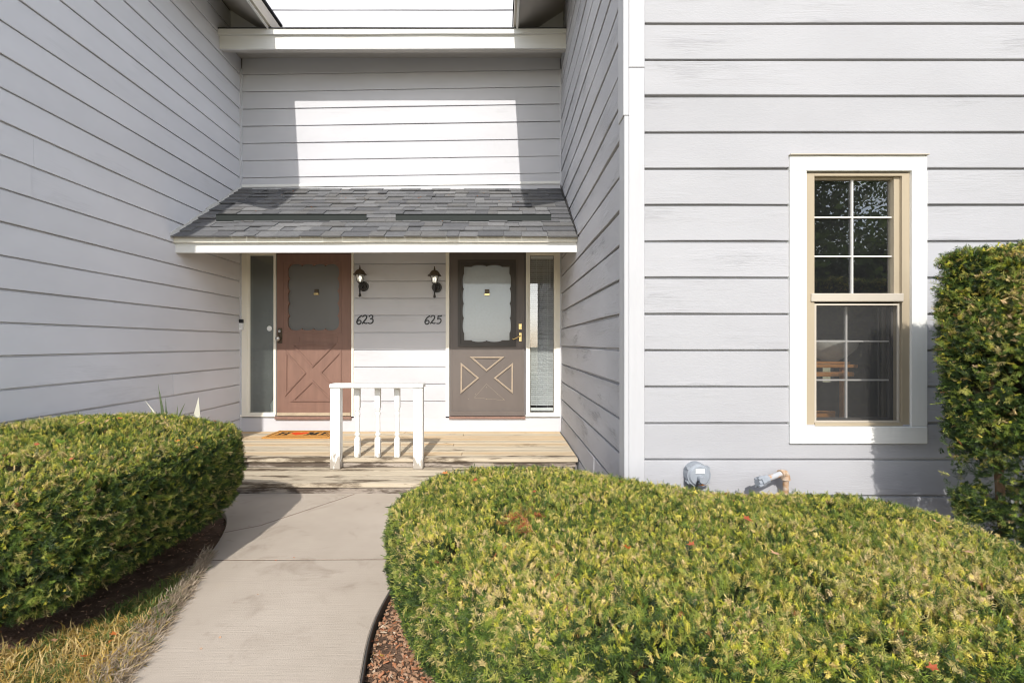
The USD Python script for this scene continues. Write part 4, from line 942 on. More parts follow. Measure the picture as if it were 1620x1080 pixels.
def number(txt, px0, px1, py0, py1, label):
    t = thing("house_number", label, "house number", (0, 0, 0))
    H = (py1 - py0) / 130.08; x = dx(px0); step = (dx(px1) - dx(px0) - 0.62 * H) / 2
    for i, ch in enumerate(txt):
        u = unary_union([stroke(*s) for s in DIG[ch]])
        u = affinity.scale(u.buffer(0.026), H, H, origin=(0, 0)); u = affinity.translate(u, x + i * step, dz_(py1) + (0.012 if i == 0 else 0.018))
        obj("digit", facing(u, YD - 0.0235, 0.003), "digit_black", t)
number("623", 564.5, 592, 501, 514.5, "black script house number 623 beside the brown door")
number("625", 672, 699, 501.5, 514.5, "black script house number 625 beside the taupe door")
bell = thing("doorbell", "small white and black video doorbell on the left door frame", "doorbell")
obj("body", cbx(dx(379.5), dx(387.8), YD - 0.058, YD - 0.031, dz_(522), dz_(511.2), 0.004), "white_plastic", bell)
obj("lens_panel", cbx(dx(379.5), dx(387.8), YD - 0.060, YD - 0.031, dz_(511), dz_(505.2), 0.004), "black_plastic", bell)
obj("button", facing(Point(dx(383.7), dz_(516)).buffer(0.014).difference(Point(dx(383.7), dz_(516)).buffer(0.011)), YD - 0.0592, 0.001), "grey_plastic", bell)

# ------------------------------------------------------------------ meter box and gas stub on the front wall
ym = Y_FRONT - 0.03
mc = (PX(1100, ym), PZ(748, ym))
meter = thing("meter_socket", "round grey metal meter cover low on the front wall", "meter")
obj("cover", [cyl((mc[0], ym + 0.02, mc[1]), (mc[0], ym - 0.055, mc[1]), 0.066, 36), cyl((mc[0], ym - 0.055, mc[1]), (mc[0], ym - 0.066, mc[1]), 0.060, 36, 0.052)], "galvanised", meter, smooth=35)
for a in (35, 145, 215, 325):
    ca, sa = math.cos(math.radians(a)), math.sin(math.radians(a))
    obj("lug", [cyl((mc[0] + 0.068 * ca, ym - 0.015, mc[1] + 0.068 * sa), (mc[0] + 0.068 * ca, ym - 0.05, mc[1] + 0.068 * sa), 0.0095, 10)], "galvanised", meter)
obj("label_plate", cbx(mc[0] - 0.024, mc[0] + 0.026, ym - 0.069, ym - 0.0655, mc[1] + 0.014, mc[1] + 0.040, 0.001), "label_paper", meter)
obj("knob", [cyl((mc[0] + 0.002, ym - 0.065, mc[1] - 0.012), (mc[0] + 0.002, ym - 0.105, mc[1] - 0.014), 0.018, 18), cbx(mc[0] - 0.016, mc[0] + 0.016, ym - 0.092, ym - 0.066, mc[1] - 0.040, mc[1] - 0.012, 0.005)], "galvanised", meter, smooth=35)
obj("cable", pipe([(mc[0] - 0.016, ym - 0.085, mc[1] - 0.02), (mc[0] - 0.024, ym - 0.08, mc[1] - 0.06), (mc[0] - 0.03, ym - 0.05, mc[1] - 0.16)], 0.006, 8), "black_plastic", meter)
yg = Y_FRONT - 0.115
gas = thing("gas_pipe", "grey capped gas pipe with rusty elbow on the front wall", "pipe")
e = (PX(1241, yg), PZ(751, yg)); c0 = (PX(1195, yg), PZ(758.5, yg))
p_l = np.array([c0[0], yg - 0.045, c0[1]]); p_r = np.array([e[0], yg + 0.02, e[1] + 0.005])
d_ = p_r - p_l
obj("pipe", cyl(p_l + d_ * 0.30, p_r - d_ * 0.06, 0.0155, 18), "pipe_paint", gas, smooth=40)
obj("coupling", [cyl(p_l + d_ * 0.10, p_l + d_ * 0.34, 0.0235, 8), cyl(p_l + d_ * 0.0, p_l + d_ * 0.14, 0.030, 8), cyl(p_l - d_ * 0.10, p_l + d_ * 0.0, 0.021, 6)], "galvanised", gas)
for k in range(4):
    a = k * math.pi / 2 + .5
    o_ = np.array([0, math.cos(a), math.sin(a)]) * 0.026
    obj("bolt", cyl(p_l - d_ * 0.10 + o_, p_l + d_ * 0.04 + o_, 0.008, 6), "galvanised", gas)
ep = [p_r - d_ * 0.10, p_r, p_r + d_ * 0.10 + [0, 0, -0.006], p_r + d_ * 0.15 + [0, 0, -0.022], p_r + d_ * 0.15 + [0, 0, -0.045]]
obj("elbow", pipe(ep, [0.024, 0.021, 0.0205, 0.021, 0.024], 16), "pipe_rust", gas, smooth=40)
obj("riser_pipe", cyl(ep[-1], ep[-1] - [0, 0, 0.46], 0.0155, 16), "pipe_rust", gas, smooth=40)

# grey drain hose end by the step, partly behind the left hedge
hz = 0.10
hose = pipe([(-2.50, 4.02, 0.0), (-2.44, 4.05, 0.07), (-2.33, 4.12, 0.135), (-2.255, 4.2, 0.125), (-2.235, 4.26, 0.085)], 0.026, 14)
obj("drain_hose", hose, "hose_grey", smooth=True, label="grey drain hose bent over the step end behind the left hedge", cat="hose")

# ------------------------------------------------------------------ hedges
def sprig(seed, n=22, length=0.06, needle=0.020, width=0.0024, droop=0.25, side=True):
    r = np.random.default_rng(seed); v, f = [], []
    L_ = length
    bend = r.uniform(-.25, .25, 2)
    def stem(s): return np.array([bend[0] * s * s * L_, bend[1] * s * s * L_, s * L_])
    for i in range(n):
        s = 0.05 + 0.95 * (i + r.uniform(0, .7)) / n
        c = stem(s)
        az = (0 if i % 2 else math.pi) + r.normal(0, 0.55) if side else r.uniform(0, 2 * math.pi)
        el = math.radians(r.uniform(12, 45)) + (0.45 if s > .9 else 0)
        d = np.array([math.cos(az) * math.cos(el), math.sin(az) * math.cos(el), math.sin(el)])
        ln = needle * r.uniform(.7, 1.15) * (1 - 0.3 * max(0, s - .7))
        u = np.cross(d, [0, 0, 1]); u /= np.linalg.norm(u) + 1e-9
        nn = np.cross(u, d)
        w = width * r.uniform(.8, 1.2) / 2
        b = len(v)
        v += [c, c + d * ln * .45 + u * w + nn * ln * .03, c + d * ln - nn * ln * droop * .4, c + d * ln * .45 - u * w + nn * ln * .03]
        f += [[b, b + 1, b + 2], [b, b + 2, b + 3]]
    # stem: three-sided
    b = len(v)
    for s in (0, 1.0):
        for k in range(3):
            a = k * 2.094
            v.append(stem(s) + np.array([math.cos(a), math.sin(a), 0]) * (0.0011 if s == 0 else 0.0004))
    for k in range(3):
        q = (k + 1) % 3
        f += [[b + k, b + q, b + 3 + q], [b + k, b + 3 + q, b + 3 + k]]
    return np.array(v), np.array(f)

def quats(dirs, spins):
    """quaternions that turn +z to dirs after a spin about z"""
    d = dirs / np.linalg.norm(dirs, axis=1, keepdims=True)
    w = 1 + d[:, 2]; x, y = -d[:, 1], d[:, 0]
    q1 = np.stack([w, x, y, 0 * w], 1)
    bad = w < 1e-4; q1[bad] = [0, 1, 0, 0]
    q1 /= np.linalg.norm(q1, axis=1, keepdims=True)
    c, s = np.cos(spins / 2), np.sin(spins / 2)
    # q1 * (c,0,0,s)
    return np.stack([q1[:, 0] * c - q1[:, 3] * s, q1[:, 1] * c + q1[:, 2] * s, q1[:, 2] * c - q1[:, 1] * s, q1[:, 0] * s + q1[:, 3] * c], 1)

def instancer(name, parent, protos, pos, dirs, spins, scales, index, kind="stuff", **kw):
    """protos: list of (mesh, look)"""
    p = path_for(name, parent)
    pi = UsdGeom.PointInstancer.Define(stage, p)
    targets = []
    for k, (m, lk) in enumerate(protos):
        usdkit.mesh(stage, f"{p}/source_{k:03d}", m, LOOK[lk])
        targets.append(Sdf.Path(f"{p}/source_{k:03d}"))
    pi.CreatePrototypesRel().SetTargets(targets)
    pi.CreatePositionsAttr(Vt.Vec3fArray.FromNumpy(np.asarray(pos, np.float32)))
    q = quats(np.asarray(dirs, float), np.asarray(spins, float))
    pi.CreateOrientationsAttr(Vt.QuathArray([Gf.Quath(float(a), float(b), float(c), float(d)) for a, b, c, d in q]))
    sc = np.repeat(np.asarray(scales, np.float32)[:, None], 3, 1)
    pi.CreateScalesAttr(Vt.Vec3fArray.FromNumpy(sc))
    pi.CreateProtoIndicesAttr(Vt.IntArray.FromNumpy(np.asarray(index, np.int32)))
    return tagp(pi.GetPrim(), kind=kind, **kw)

def hedge_mesh(outline, spine, profile, top, dome, noise_amp, noise_sc, seed, n=180, inset=0.0, under=None):
    p = np.array(Polygon(outline).buffer(0.15).buffer(-0.15 - inset).exterior.coords)[:-1]
    if Polygon(p).exterior.is_ccw is False: p = p[::-1]
    ring = LineString(np.vstack([p, p[:1]]))
    pts = np.array([ring.interpolate(t, normalized=True).coords[0] for t in np.arange(n) / n])
    # soften the outline
    for _ in range(6): pts = (np.roll(pts, 1, 0) + 2 * pts + np.roll(pts, -1, 0)) / 4
    tg = np.roll(pts, -1, 0) - np.roll(pts, 1, 0); tg /= np.linalg.norm(tg, axis=1, keepdims=True)
    nin = np.c_[-tg[:, 1], tg[:, 0]]
    a, b = np.array(spine[0]), np.array(spine[1])
    rings = []
    for ins, z in profile:
        q = pts + nin * (ins * (1.0 if under is None or z > 0.5 else under(pts)[:, None]))
        rings.append(np.c_[q, np.full(n, z * 1.0)])
    last = rings[-1].copy(); zl = last[0, 2]
    t = np.clip(((last[:, :2] - a) @ (b - a)) / ((b - a) @ (b - a)), 0, 1)
    near = a + t[:, None] * (b - a)
    for k in range(1, 9):
        s = 0.97 * k / 8
        q = last[:, :2] * (1 - s) + near * s
        rings.append(np.c_[q, np.full(n, zl + dome * (1 - (1 - s) ** 2))])
    v = np.vstack(rings); m_ = len(rings)
    i, j = np.meshgrid(np.arange(m_ - 1), np.arange(n), indexing="ij")
    quad = np.stack([i * n + j, i * n + (j + 1) % n, (i + 1) * n + (j + 1) % n, (i + 1) * n + j], -1).reshape(-1, 4)
    f = np.vstack([quad[:, [0, 1, 2]], quad[:, [0, 2, 3]]])
    m = trimesh.Trimesh(v, f, process=False)
    if top is not None: v[:, 2] += top(v) * np.clip(v[:, 2] / zl, 0, 1) ** 2
    m = trimesh.Trimesh(v, f, process=False)
    nv = np.array(m.vertex_normals)
    nz = meshkit.fbm(v * noise_sc, 3, seed) - 0.5
    nv = np.where(np.isfinite(nv).all(1, keepdims=True), nv, [0, 0, 1.0])
    if under is not None: pass
    v = v + nv * (nz * noise_amp)[:, None]
    v[:, 2] = np.maximum(v[:, 2], 0.0)
    return trimesh.Trimesh(v, f, process=False)

GREENS = ["needle_deep", "needle_green", "needle_lime", "needle_gold", "needle_tan", "needle_rust"]
PROTOS = []
for ci, lk in enumerate(GREENS):
    for k in range(2):
        PROTOS.append((sprig(10 * ci + k, n=26 if ci < 2 else 28, length=0.042 if ci < 2 else 0.026, needle=0.0165 if ci < 2 else 0.0105, width=0.0024 if ci < 2 else 0.0022), lk))

def hedge(name, label, mesh, core, count, seed, weights_top, weights_side, keep=None, depth=0.05, size=(0.8, 1.25), stick=0.006, branches=None, up=0.35, hole=0.375, dark_below=None):
    t = thing(name, label, "hedge")
    r = np.random.default_rng(seed)
    np.random.seed(seed)
    pts, fi = trimesh.sample.sample_surface(mesh, count, seed=seed)
    nrm = np.array(mesh.face_normals)[fi]
    flip = (nrm[:, 2] < -0.5) & (np.array(pts)[:, 2] > 0.85 * mesh.bounds[1, 2])
    nrm[flip] *= -1
    stray = (nrm[:, 2] < -0.02) & (np.array(pts)[:, 2] > 0.9 * mesh.bounds[1, 2])
    pts = np.array(pts)
    ok = np.ones(len(pts), bool) if keep is None else keep(pts, nrm, r)
    ok &= ~stray
    # gaps: fewer shoots where a coarse noise runs low
    gap = meshkit.fbm(pts * 11, 2, seed + 3)
    ok &= (gap > (hole if dark_below is None else hole + (0.13 if dark_below > 1 else 0.06) * np.clip((dark_below - pts[:, 2]) / 0.4, 0, 1))) | (r.random(len(pts)) < 0.15)
    pts, nrm = pts[ok], nrm[ok]
    n = len(pts)
    tilt = r.normal(0, 0.6, (n, 3))
    dirs = nrm + tilt + [0, 0, up]
    dirs[(dirs * nrm).sum(1) < 0.1] += nrm[(dirs * nrm).sum(1) < 0.1]
    dirs /= np.linalg.norm(dirs, axis=1, keepdims=True)
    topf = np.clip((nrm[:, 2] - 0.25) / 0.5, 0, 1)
    sc = r.uniform(*size, n) * (0.92 - 0.10 * topf)
    dep = r.random(n) ** 0.95 * depth
    lump = meshkit.fbm(pts * 19, 2, seed + 21) - 0.5
    pos = pts + nrm * (lump * 0.028 - dep - stick)[:, None] - dirs * (0.036 * sc)[:, None]
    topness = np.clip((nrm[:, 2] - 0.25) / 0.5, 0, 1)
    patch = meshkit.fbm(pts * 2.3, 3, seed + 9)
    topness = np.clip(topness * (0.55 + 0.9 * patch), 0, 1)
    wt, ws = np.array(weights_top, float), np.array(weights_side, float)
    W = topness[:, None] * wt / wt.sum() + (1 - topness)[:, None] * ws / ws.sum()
    # deeper shoots take darker needles, painting shade into the hollows
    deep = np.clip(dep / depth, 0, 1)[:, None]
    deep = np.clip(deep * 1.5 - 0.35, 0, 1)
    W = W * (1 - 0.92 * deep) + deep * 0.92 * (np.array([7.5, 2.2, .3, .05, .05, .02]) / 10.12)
    if dark_below is not None:      # shade low on the plant painted in as darker needles, with gaps
        o_ = np.clip((dark_below - pts[:, 2]) / 0.35 + (meshkit.fbm(pts * 4, 2, seed + 5) - .5) * 1.6, 0, 0.9)[:, None]
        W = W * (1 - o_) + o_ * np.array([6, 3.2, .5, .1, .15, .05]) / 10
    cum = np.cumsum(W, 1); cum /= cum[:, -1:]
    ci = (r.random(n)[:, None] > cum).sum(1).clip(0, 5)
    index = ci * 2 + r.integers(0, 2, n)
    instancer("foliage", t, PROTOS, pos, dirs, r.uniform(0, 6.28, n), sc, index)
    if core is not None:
        obj("inner_foliage", core, "core_dark", t, smooth=True)  # solid dark mass added to stop light, painted as the shaded interior
    if branches:
        for b in branches: obj("branch", pipe(*b, 7), "twig", t)
    return t

# big front hedge
oA = [(-0.50, 2.15), (-0.50, 2.45), (-0.40, 2.72), (-0.16, 2.93), (0.20, 2.98), (0.48, 2.90), (0.68, 2.66), (0.95, 2.46), (1.40, 2.42), (1.72, 2.36), (1.84, 2.15), (1.86, 1.75), (1.86, 1.35), (1.7, 1.16), (1.2, 1.08), (0.5, 1.10), (0.1, 1.22), (-0.18, 1.48), (-0.38, 1.80)]
spA = [(0.1, 2.1), (1.35, 1.75)]
prA = [(0.14, 0.04), (0.06, 0.14), (0.01, 0.26), (0.0, 0.36), (0.004, 0.46), (0.025, 0.515), (0.07, 0.548), (0.15, 0.563)]
mA = hedge_mesh(oA, spA, prA, None, 0.025, 0.042, 3.6, 11)
cA = hedge_mesh(oA, spA, [(a + 0.07, z * 0.90) for a, z in prA], None, 0.02, 0.07, 3.2, 11)
def keepA(p, n, r):   # thin out the parts that face away behind the hedge
    away = (n[:, 1] > 0.5) & (n[:, 2] < 0.5)
    return ~away | (r.random(len(p)) < 0.5)
br = []
rb_ = np.random.default_rng(3)
for k in range(9):
    x, y = rb_.uniform(-0.2, 1.5), rb_.uniform(1.45, 2.4)
    br.append(([(x, y, -0.04), (x + rb_.uniform(-.05, .05), y + rb_.uniform(-.05, .05), 0.15), (x + rb_.uniform(-.12, .12), y + rb_.uniform(-.12, .12), 0.34)], [0.018, 0.014, 0.008]))
hedge("yew_hedge", "low broad clipped yew hedge filling the foreground below the window", mA, cA, 190000, 31, [0.4, 2.2, 4.2, 2.6, 0.45, 0.06], [2.2, 5.4, 1.7, 0.3, 0.2, 0.05], keepA, depth=0.06, branches=br, dark_below=0.45)

# left hedge
oB = [(-3.06, 1.80), (-2.5, 1.70), (-2.15, 1.70), (-1.88, 1.74), (-1.68, 1.88), (-1.60, 2.12), (-1.575, 2.5), (-1.575, 2.85), (-1.58, 3.10), (-1.66, 3.32), (-1.88, 3.46), (-2.3, 3.55), (-2.75, 3.52), (-3.04, 3.38)]
spB = [(-2.55, 2.5), (-2.15, 2.95)]
undB = lambda p: 0.35 + 0.65 * np.clip((p[:, 1] - 2.1) / 0.8, 0, 1)
prB = [(0.30, 0.05), (0.22, 0.11), (0.09, 0.19), (0.03, 0.28), (0.0, 0.45), (0.0, 0.61), (0.02, 0.685), (0.06, 0.722), (0.15, 0.74)]
mB = hedge_mesh(oB, spB, prB, None, 0.085, 0.042, 3.4, 17)
cB = hedge_mesh(oB, spB, [(a + 0.07, 0.10 + (z - .06) * 0.88) for a, z in prB], None, 0.06, 0.07, 3.0, 17)
def keepB(p, n, r):
    low = np.clip((0.40 - p[:, 2]) / 0.4, 0, 1)
    hid = (p[:, 0] < -2.2) & (n[:, 2] < 0.4)
    return (r.random(len(p)) > 0.72 * low ** 0.7) & (~hid | (r.random(len(p)) < 0.3))
br = []
for k in range(12):
    x, y = rb_.uniform(-2.7, -2.0), rb_.uniform(2.3, 3.2)
    br.append(([(x, y, -0.05), (x + rb_.uniform(-.05, .05), y + rb_.uniform(-.05, .05), 0.2), (x + rb_.uniform(-.15, .15), y + rb_.uniform(-.15, .15), 0.48)], [0.02, 0.016, 0.008]))
hedge("yew_hedge", "rounded clipped yew hedge left of the walk with dark undercut base", mB, cB, 130000, 37, [0.5, 2.8, 4.0, 2.0, 0.35, 0.05], [3.6, 4.6, 1.2, 0.3, 0.25, 0.05], keepB, depth=0.06, branches=br, dark_below=0.42)

# tall hedge at the right of the window
oC = [(2.075, 2.41), (2.13, 2.29), (2.235, 2.14), (2.40, 2.00), (2.75, 1.92), (3.2, 1.92), (3.3, 2.2), (3.2, 2.50), (2.6, 2.52), (2.18, 2.50), (2.095, 2.47)]
spC = [(2.45, 2.25), (2.95, 2.22)]
prC = [(0.16, 0.0), (0.10, 0.25), (0.05, 0.55), (0.015, 0.9), (0.0, 1.2), (0.0, 1.54), (0.008, 1.62), (0.03, 1.665), (0.09, 1.69)]
mC = hedge_mesh(oC, spC, prC, None, 0.0, 0.035, 3.4, 23)
cC = hedge_mesh(oC, spC, [(0.22, 0.92), (0.17, 0.98), (0.13, 1.05), (0.10, 1.25), (0.10, 1.5), (0.13, 1.6)], None, 0.0, 0.05, 3.0, 23)
def keepC(p, n, r):
    low = np.clip((1.05 - p[:, 2]) / 1.0, 0, 1)
    return r.random(len(p)) > 0.62 * low
br = []
for k in range(10):
    x, y = rb_.uniform(2.32, 2.9), rb_.uniform(2.3, 2.42)
    br.append(([(x, y, -0.05), (x + rb_.uniform(-.05, .05), y + rb_.uniform(-.05, .05), 0.6), (x + rb_.uniform(-.10, .05), y + rb_.uniform(-.05, .05), 1.1), (x + rb_.uniform(-.08, .05), y + rb_.uniform(-.05, .05), 1.42)], [0.022, 0.018, 0.012, 0.005]))
hedge("tall_yew_hedge", "tall upright yew hedge standing right of the window by the wall", mC, cC, 100000, 41, [0.8, 3.0, 3.0, 1.2, 0.4, 0.05], [2.0, 4.0, 2.4, 0.9, 0.5, 0.08], keepC, depth=0.09, branches=br, up=0.25, hole=0.39, dark_below=1.28)

# ------------------------------------------------------------------ grass, thatch, mulch
def tuft(seed, n, length, spread, width=0.003, lean=0.0):
    r = np.random.default_rng(seed); v, f = [], []
    for i in range(n):
        a = r.uniform(0, 6.28); ln = length * r.uniform(.55, 1.15); sp = spread * r.uniform(.3, 1.2)
        b0 = np.array([r.normal(0, .012), r.normal(0, .012), 0])
        d = np.array([math.cos(a), math.sin(a), 0]); u = np.array([-d[1], d[0], 0]) * width / 2
        p = [b0, b0 + d * ln * sp * .35 + [0, 0, ln * .5], b0 + d * ln * sp * 1.0 + [0, 0, ln * (.5 + .4 * (1 - sp))]]
        p = [q + np.array([lean * (q[2] / length) * ln, 0, 0]) for q in p]
        k = len(v)
        v += [p[0] - u, p[0] + u, p[1] + u * .8, p[1] - u * .8, p[2]]
        f += [[k, k + 1, k + 2], [k, k + 2, k + 3], [k + 3, k + 2, k + 4]]
    return np.array(v), np.array(f)
import shapely
def scatter(poly, n, seed):
    r = np.random.default_rng(seed); x0, y0, x1, y1 = poly.bounds
    p = np.c_[r.uniform(x0, x1, n * 3), r.uniform(y0, y1, n * 3)]
    return p[shapely.contains_xy(poly, p[:, 0], p[:, 1])][:n], r
gp, r = scatter(lawn_poly.intersection(sbox(-3.4, 1.2, -1.0, 2.8)), 5200, 51)
green_noise = meshkit.fbm(np.c_[gp * 3, np.zeros(len(gp))], 3, 5)
kind = np.where(r.random(len(gp)) < np.clip((green_noise - .45) * 3, 0.08, .7), 2, r.integers(0, 2, len(gp)))
near_hedge = np.clip((gp[:, 1] - 2.0) / 0.5, 0, 1)
kind = np.where(r.random(len(gp)) < near_hedge * .6, 2, kind)
index = kind * 2 + r.integers(0, 2, len(gp))
protos = [(tuft(s, 8, 0.065, 1.0, 0.0042), lk) for lk, s in (("grass_straw", 1), ("grass_straw", 2), ("grass_gold", 3), ("grass_gold", 4), ("grass_green", 5), ("grass_green", 6))]
gd = np.c_[r.normal(0, .35, len(gp)), r.normal(0, .35, len(gp)), np.ones(len(gp))]
instancer("lawn_grass", None, protos, np.c_[gp, np.full(len(gp), -0.02)], gd, r.uniform(0, 6.28, len(gp)), r.uniform(.6, 1.3, len(gp)), index, label="dry straw coloured lawn grass left of the walk", cat="grass")
# grey thatch lying over the path's left edge
leline = LineString(le_[(le_[:, 1] > 1.5) & (le_[:, 1] < 3.0)])
n = 1500; r = np.random.default_rng(61)
tt_ = r.random(n); P = np.array([leline.interpolate(t, normalized=True).coords[0] for t in tt_])
wd_ = 0.15 * (1 - np.clip((P[:, 1] - 1.9) / 1.2, 0, .75))
off = -r.uniform(-0.035, 1.0, n) * wd_
P = P + np.c_[off, 0 * off]
dirs = np.c_[0.9 + r.normal(0, .3, n), -0.35 + r.normal(0, .35, n), 0.55 + r.normal(0, .15, n).clip(-.3, 1)]
protos = [(tuft(71 + k, 6, 0.09, 0.5, 0.0042), "grass_thatch") for k in range(3)] + [(tuft(77, 8, 0.07, 0.5, 0.003), "grass_green")]
idx_ = np.where(r.random(n) < .06, 3, r.integers(0, 3, n))
instancer("thatch_grass", None, protos, np.c_[P, np.full(n, -0.012)], dirs, r.uniform(0, 6.28, n), r.uniform(.6, 1.2, n), idx_, label="grey dried grass flopping over the left edge of the walk", cat="dry grass")
# a few green weeds
for k, (px_, py_) in enumerate(((268, 945), (235, 985), (282, 925), (80, 1005))):
    q = at(px_, py_, 1.23 * FPX / (py_ - CY)); v, f = tuft(90 + k, 14, 0.075, 0.8, 0.004); v = v + [q[0] - 0.03, q[1], -0.02]
    obj("grass_tuft", (v, f), "grass_green", label=("fresh green grass tuft at the thatch by the hedge foot", "green grass tuft where lawn, bed and thatch meet", "green grass tuft highest up beside the walk", "green grass tuft under the hedge near the left frame edge")[k], cat="grass")
# mulch chips on the right bed
def chip(seed, l=0.022):
    r = np.random.default_rng(seed); w = l * r.uniform(.25, .6)
    v = np.array([[-l, -w, 0], [l * .8, -w * .6, 0], [l, w, 0], [-l * .7, w * .8, 0]]); v[:, 2] = r.uniform(0, .004, 4)
    vv = np.vstack([v, v + [0, 0, .004]])
    return trimesh.convex.convex_hull(vv)
bed_vis = right_bed.intersection(sbox(-0.6, 1.2, 0.1, 3.2))
mp, r = scatter(bed_vis, 7000, 81)
protos = [(chip(k, l), lk) for k, (l, lk) in enumerate(((.010, "mulch_brown"), (.006, "mulch_brown"), (.011, "mulch_red"), (.006, "mulch_red"), (.009, "mulch_pale"), (.004, "mulch_pale")))]
ci = r.choice(6, len(mp), p=[.34, .30, .14, .15, .02, .05])
zf = bump_z(-0.035, 0.035, 9, 3)(mp[:, 0], mp[:, 1])
instancer("mulch", None, protos, np.c_[mp, zf + r.uniform(0, .012, len(mp))], np.c_[r.normal(0, .35, len(mp)), r.normal(0, .35, len(mp)), np.ones(len(mp))], r.uniform(0, 6.28, len(mp)), r.uniform(.5, 1.4, len(mp)), ci, label="reddish brown bark mulch beside the walk", cat="mulch")
mp, r = scatter(left_bed.intersection(sbox(-2.4, 1.6, -1.4, 3.6)), 700, 83)
zf = bump_z(-0.035, 0.04, 8, 5)(mp[:, 0], mp[:, 1])
ci = r.choice(6, len(mp), p=[.4, .35, .1, .1, .02, .03])
instancer("mulch", None, protos, np.c_[mp, zf + r.uniform(0, .01, len(mp))], np.c_[r.normal(0, .35, len(mp)), r.normal(0, .35, len(mp)), np.ones(len(mp))], r.uniform(0, 6.28, len(mp)), r.uniform(.3, .8, len(mp)), ci, label="dark leaf litter under the left hedge", cat="mulch")

# ------------------------------------------------------------------ plant behind the left hedge
pl = thing("iris_plant", "strap leaved plant behind the left hedge against the siding", "plant")
def blade(base, tip, bow, w, twist=0.3):
    base, tip = np.array(base, float), np.array(tip, float); n = 10; v = []
    d = tip - base; sidev = np.cross(d, [0.2, -1, 0.1]); sidev /= np.linalg.norm(sidev)
    for i in range(n + 1):
        s = i / n; c = base + d * s + np.array(bow) * math.sin(math.pi * s) ** 1.0
        ww = w * (0.7 + 0.6 * math.sin(math.pi * min(1, s * 1.1)) ) * (1 - s ** 4) / 2 + 0.0004
        v += [c - sidev * ww, c + [0, -0.004 * (1 - s), 0], c + sidev * ww]
    f = []
    for i in range(n):
        for k in range(2):
            a = 3 * i + k; f += [[a, a + 1, a + 4], [a, a + 4, a + 3]]
    return np.array(v), np.array(f)
yb_ = 4.0; base = (PX(268, yb_), yb_, 0.0)
for (tx, ty, bow, w, lk) in ((250, 607, (0.02, 0, 0.0), 0.035, "iris_green"), (228, 632, (0.05, 0, 0.12), 0.02, "iris_pale"), (293, 637, (-0.03, 0, 0.10), 0.025, "iris_green"), (262, 628, (0.0, 0, 0.0), 0.03, "iris_green"), (281, 640, (0.01, 0, .05), 0.03, "iris_green")):
    obj("leaf", blade(base, at(tx, ty, yb_), bow, w), lk, pl)
obj("leaf", blade((PX(292, yb_), yb_, 0.2), at(314, 628, yb_), (0.02, 0, 0.0), 0.075), "iris_pale", pl, label="broad pale cream leaf")

# ------------------------------------------------------------------ fallen leaves
def leaf_shape(seed, size):
    r = np.random.default_rng(seed)
    k = 5; pts = [(0, -0.55)]
    for i in range(k):
        a = math.radians(-50 + i * 70 + r.uniform(-8, 8)); a2 = a + math.radians(35)
        pts.append((math.cos(a) * r.uniform(.7, 1.0), math.sin(a) * r.uniform(.7, 1.0)))
        if i < k - 1: pts.append((math.cos(a2) * .38, math.sin(a2) * .38))
    pts = np.array(pts) * size / 2
    c = pts.mean(0); curl = r.uniform(.15, .5); tw = r.uniform(-.5, .5)
    v = np.vstack([[c], pts]); z = curl * (np.abs(v[:, 0]) ** 2 + tw * v[:, 0] * v[:, 1]) / (size / 2)
    v = np.c_[v, z]; n = len(pts)
    f = [[0, 1 + i, 1 + (i + 1) % n] for i in range(n)]
    return v, np.array(f)
from trimesh.ray.ray_triangle import RayMeshIntersector
rays = {"A": RayMeshIntersector(mA), "B": RayMeshIntersector(mB)}
O = np.array([0, 0, CAMZ])
def drop_on(key, px, py):
    d = at(px, py, 1.0) - O
    loc, _, _ = rays[key].intersects_location([O], [d], multiple_hits=True)
    return loc[np.argmin(np.linalg.norm(loc - O, axis=1))] if len(loc) else None
rl = np.random.default_rng(91)
def fallen(p, look, size, label, group=None, up=0.010, name="fallen_leaf"):
    v, f = leaf_shape(int(rl.integers(1e6)), size)
    T = trimesh.transformations.euler_matrix(rl.normal(0, .35), rl.normal(0, .35), rl.uniform(0, 6.28))
    v = v @ T[:3, :3].T + p + [0, 0, up]
    obj(name, (v, f), look, label=label, cat="leaf", group=group)
GA = "fallen leaves lying on the big front hedge"
COL = {"leaf_rust": "rust red", "leaf_orange": "orange", "leaf_tan": "pale tan", "leaf_yellow": "yellow"}
for px_, py_, lk, s in ((1182, 824, "leaf_rust", .05), (1227, 880, "leaf_tan", .045), (1093, 865, "leaf_rust", .035), (1530, 878, "leaf_tan", .055), (1477, 828, "leaf_tan", .04), (1423, 824, "leaf_tan", .035), (1110, 771, "leaf_orange", .05),
                        (704, 751, "leaf_orange", .05), (752, 762, "leaf_rust", .035), (845, 781, "leaf_rust", .04), (919, 800, "leaf_tan", .03), (990, 870, "leaf_orange", .042), (964, 962, "leaf_rust", .03), (799, 871, "leaf_orange", .025), (1060, 745, "leaf_rust", .04), (1345, 838, "leaf_tan", .025), (1255, 812, "leaf_tan", .02), (1475, 1062, "leaf_rust", .03), (728, 812, "leaf_yellow", .03), (1100, 782, "leaf_yellow", .03)):
    p = drop_on("A", px_, py_)
    if p is not None: fallen(p, lk, s, f"small {COL[lk]} fallen leaf lying on the big front hedge", f"{COL[lk]} " + GA)
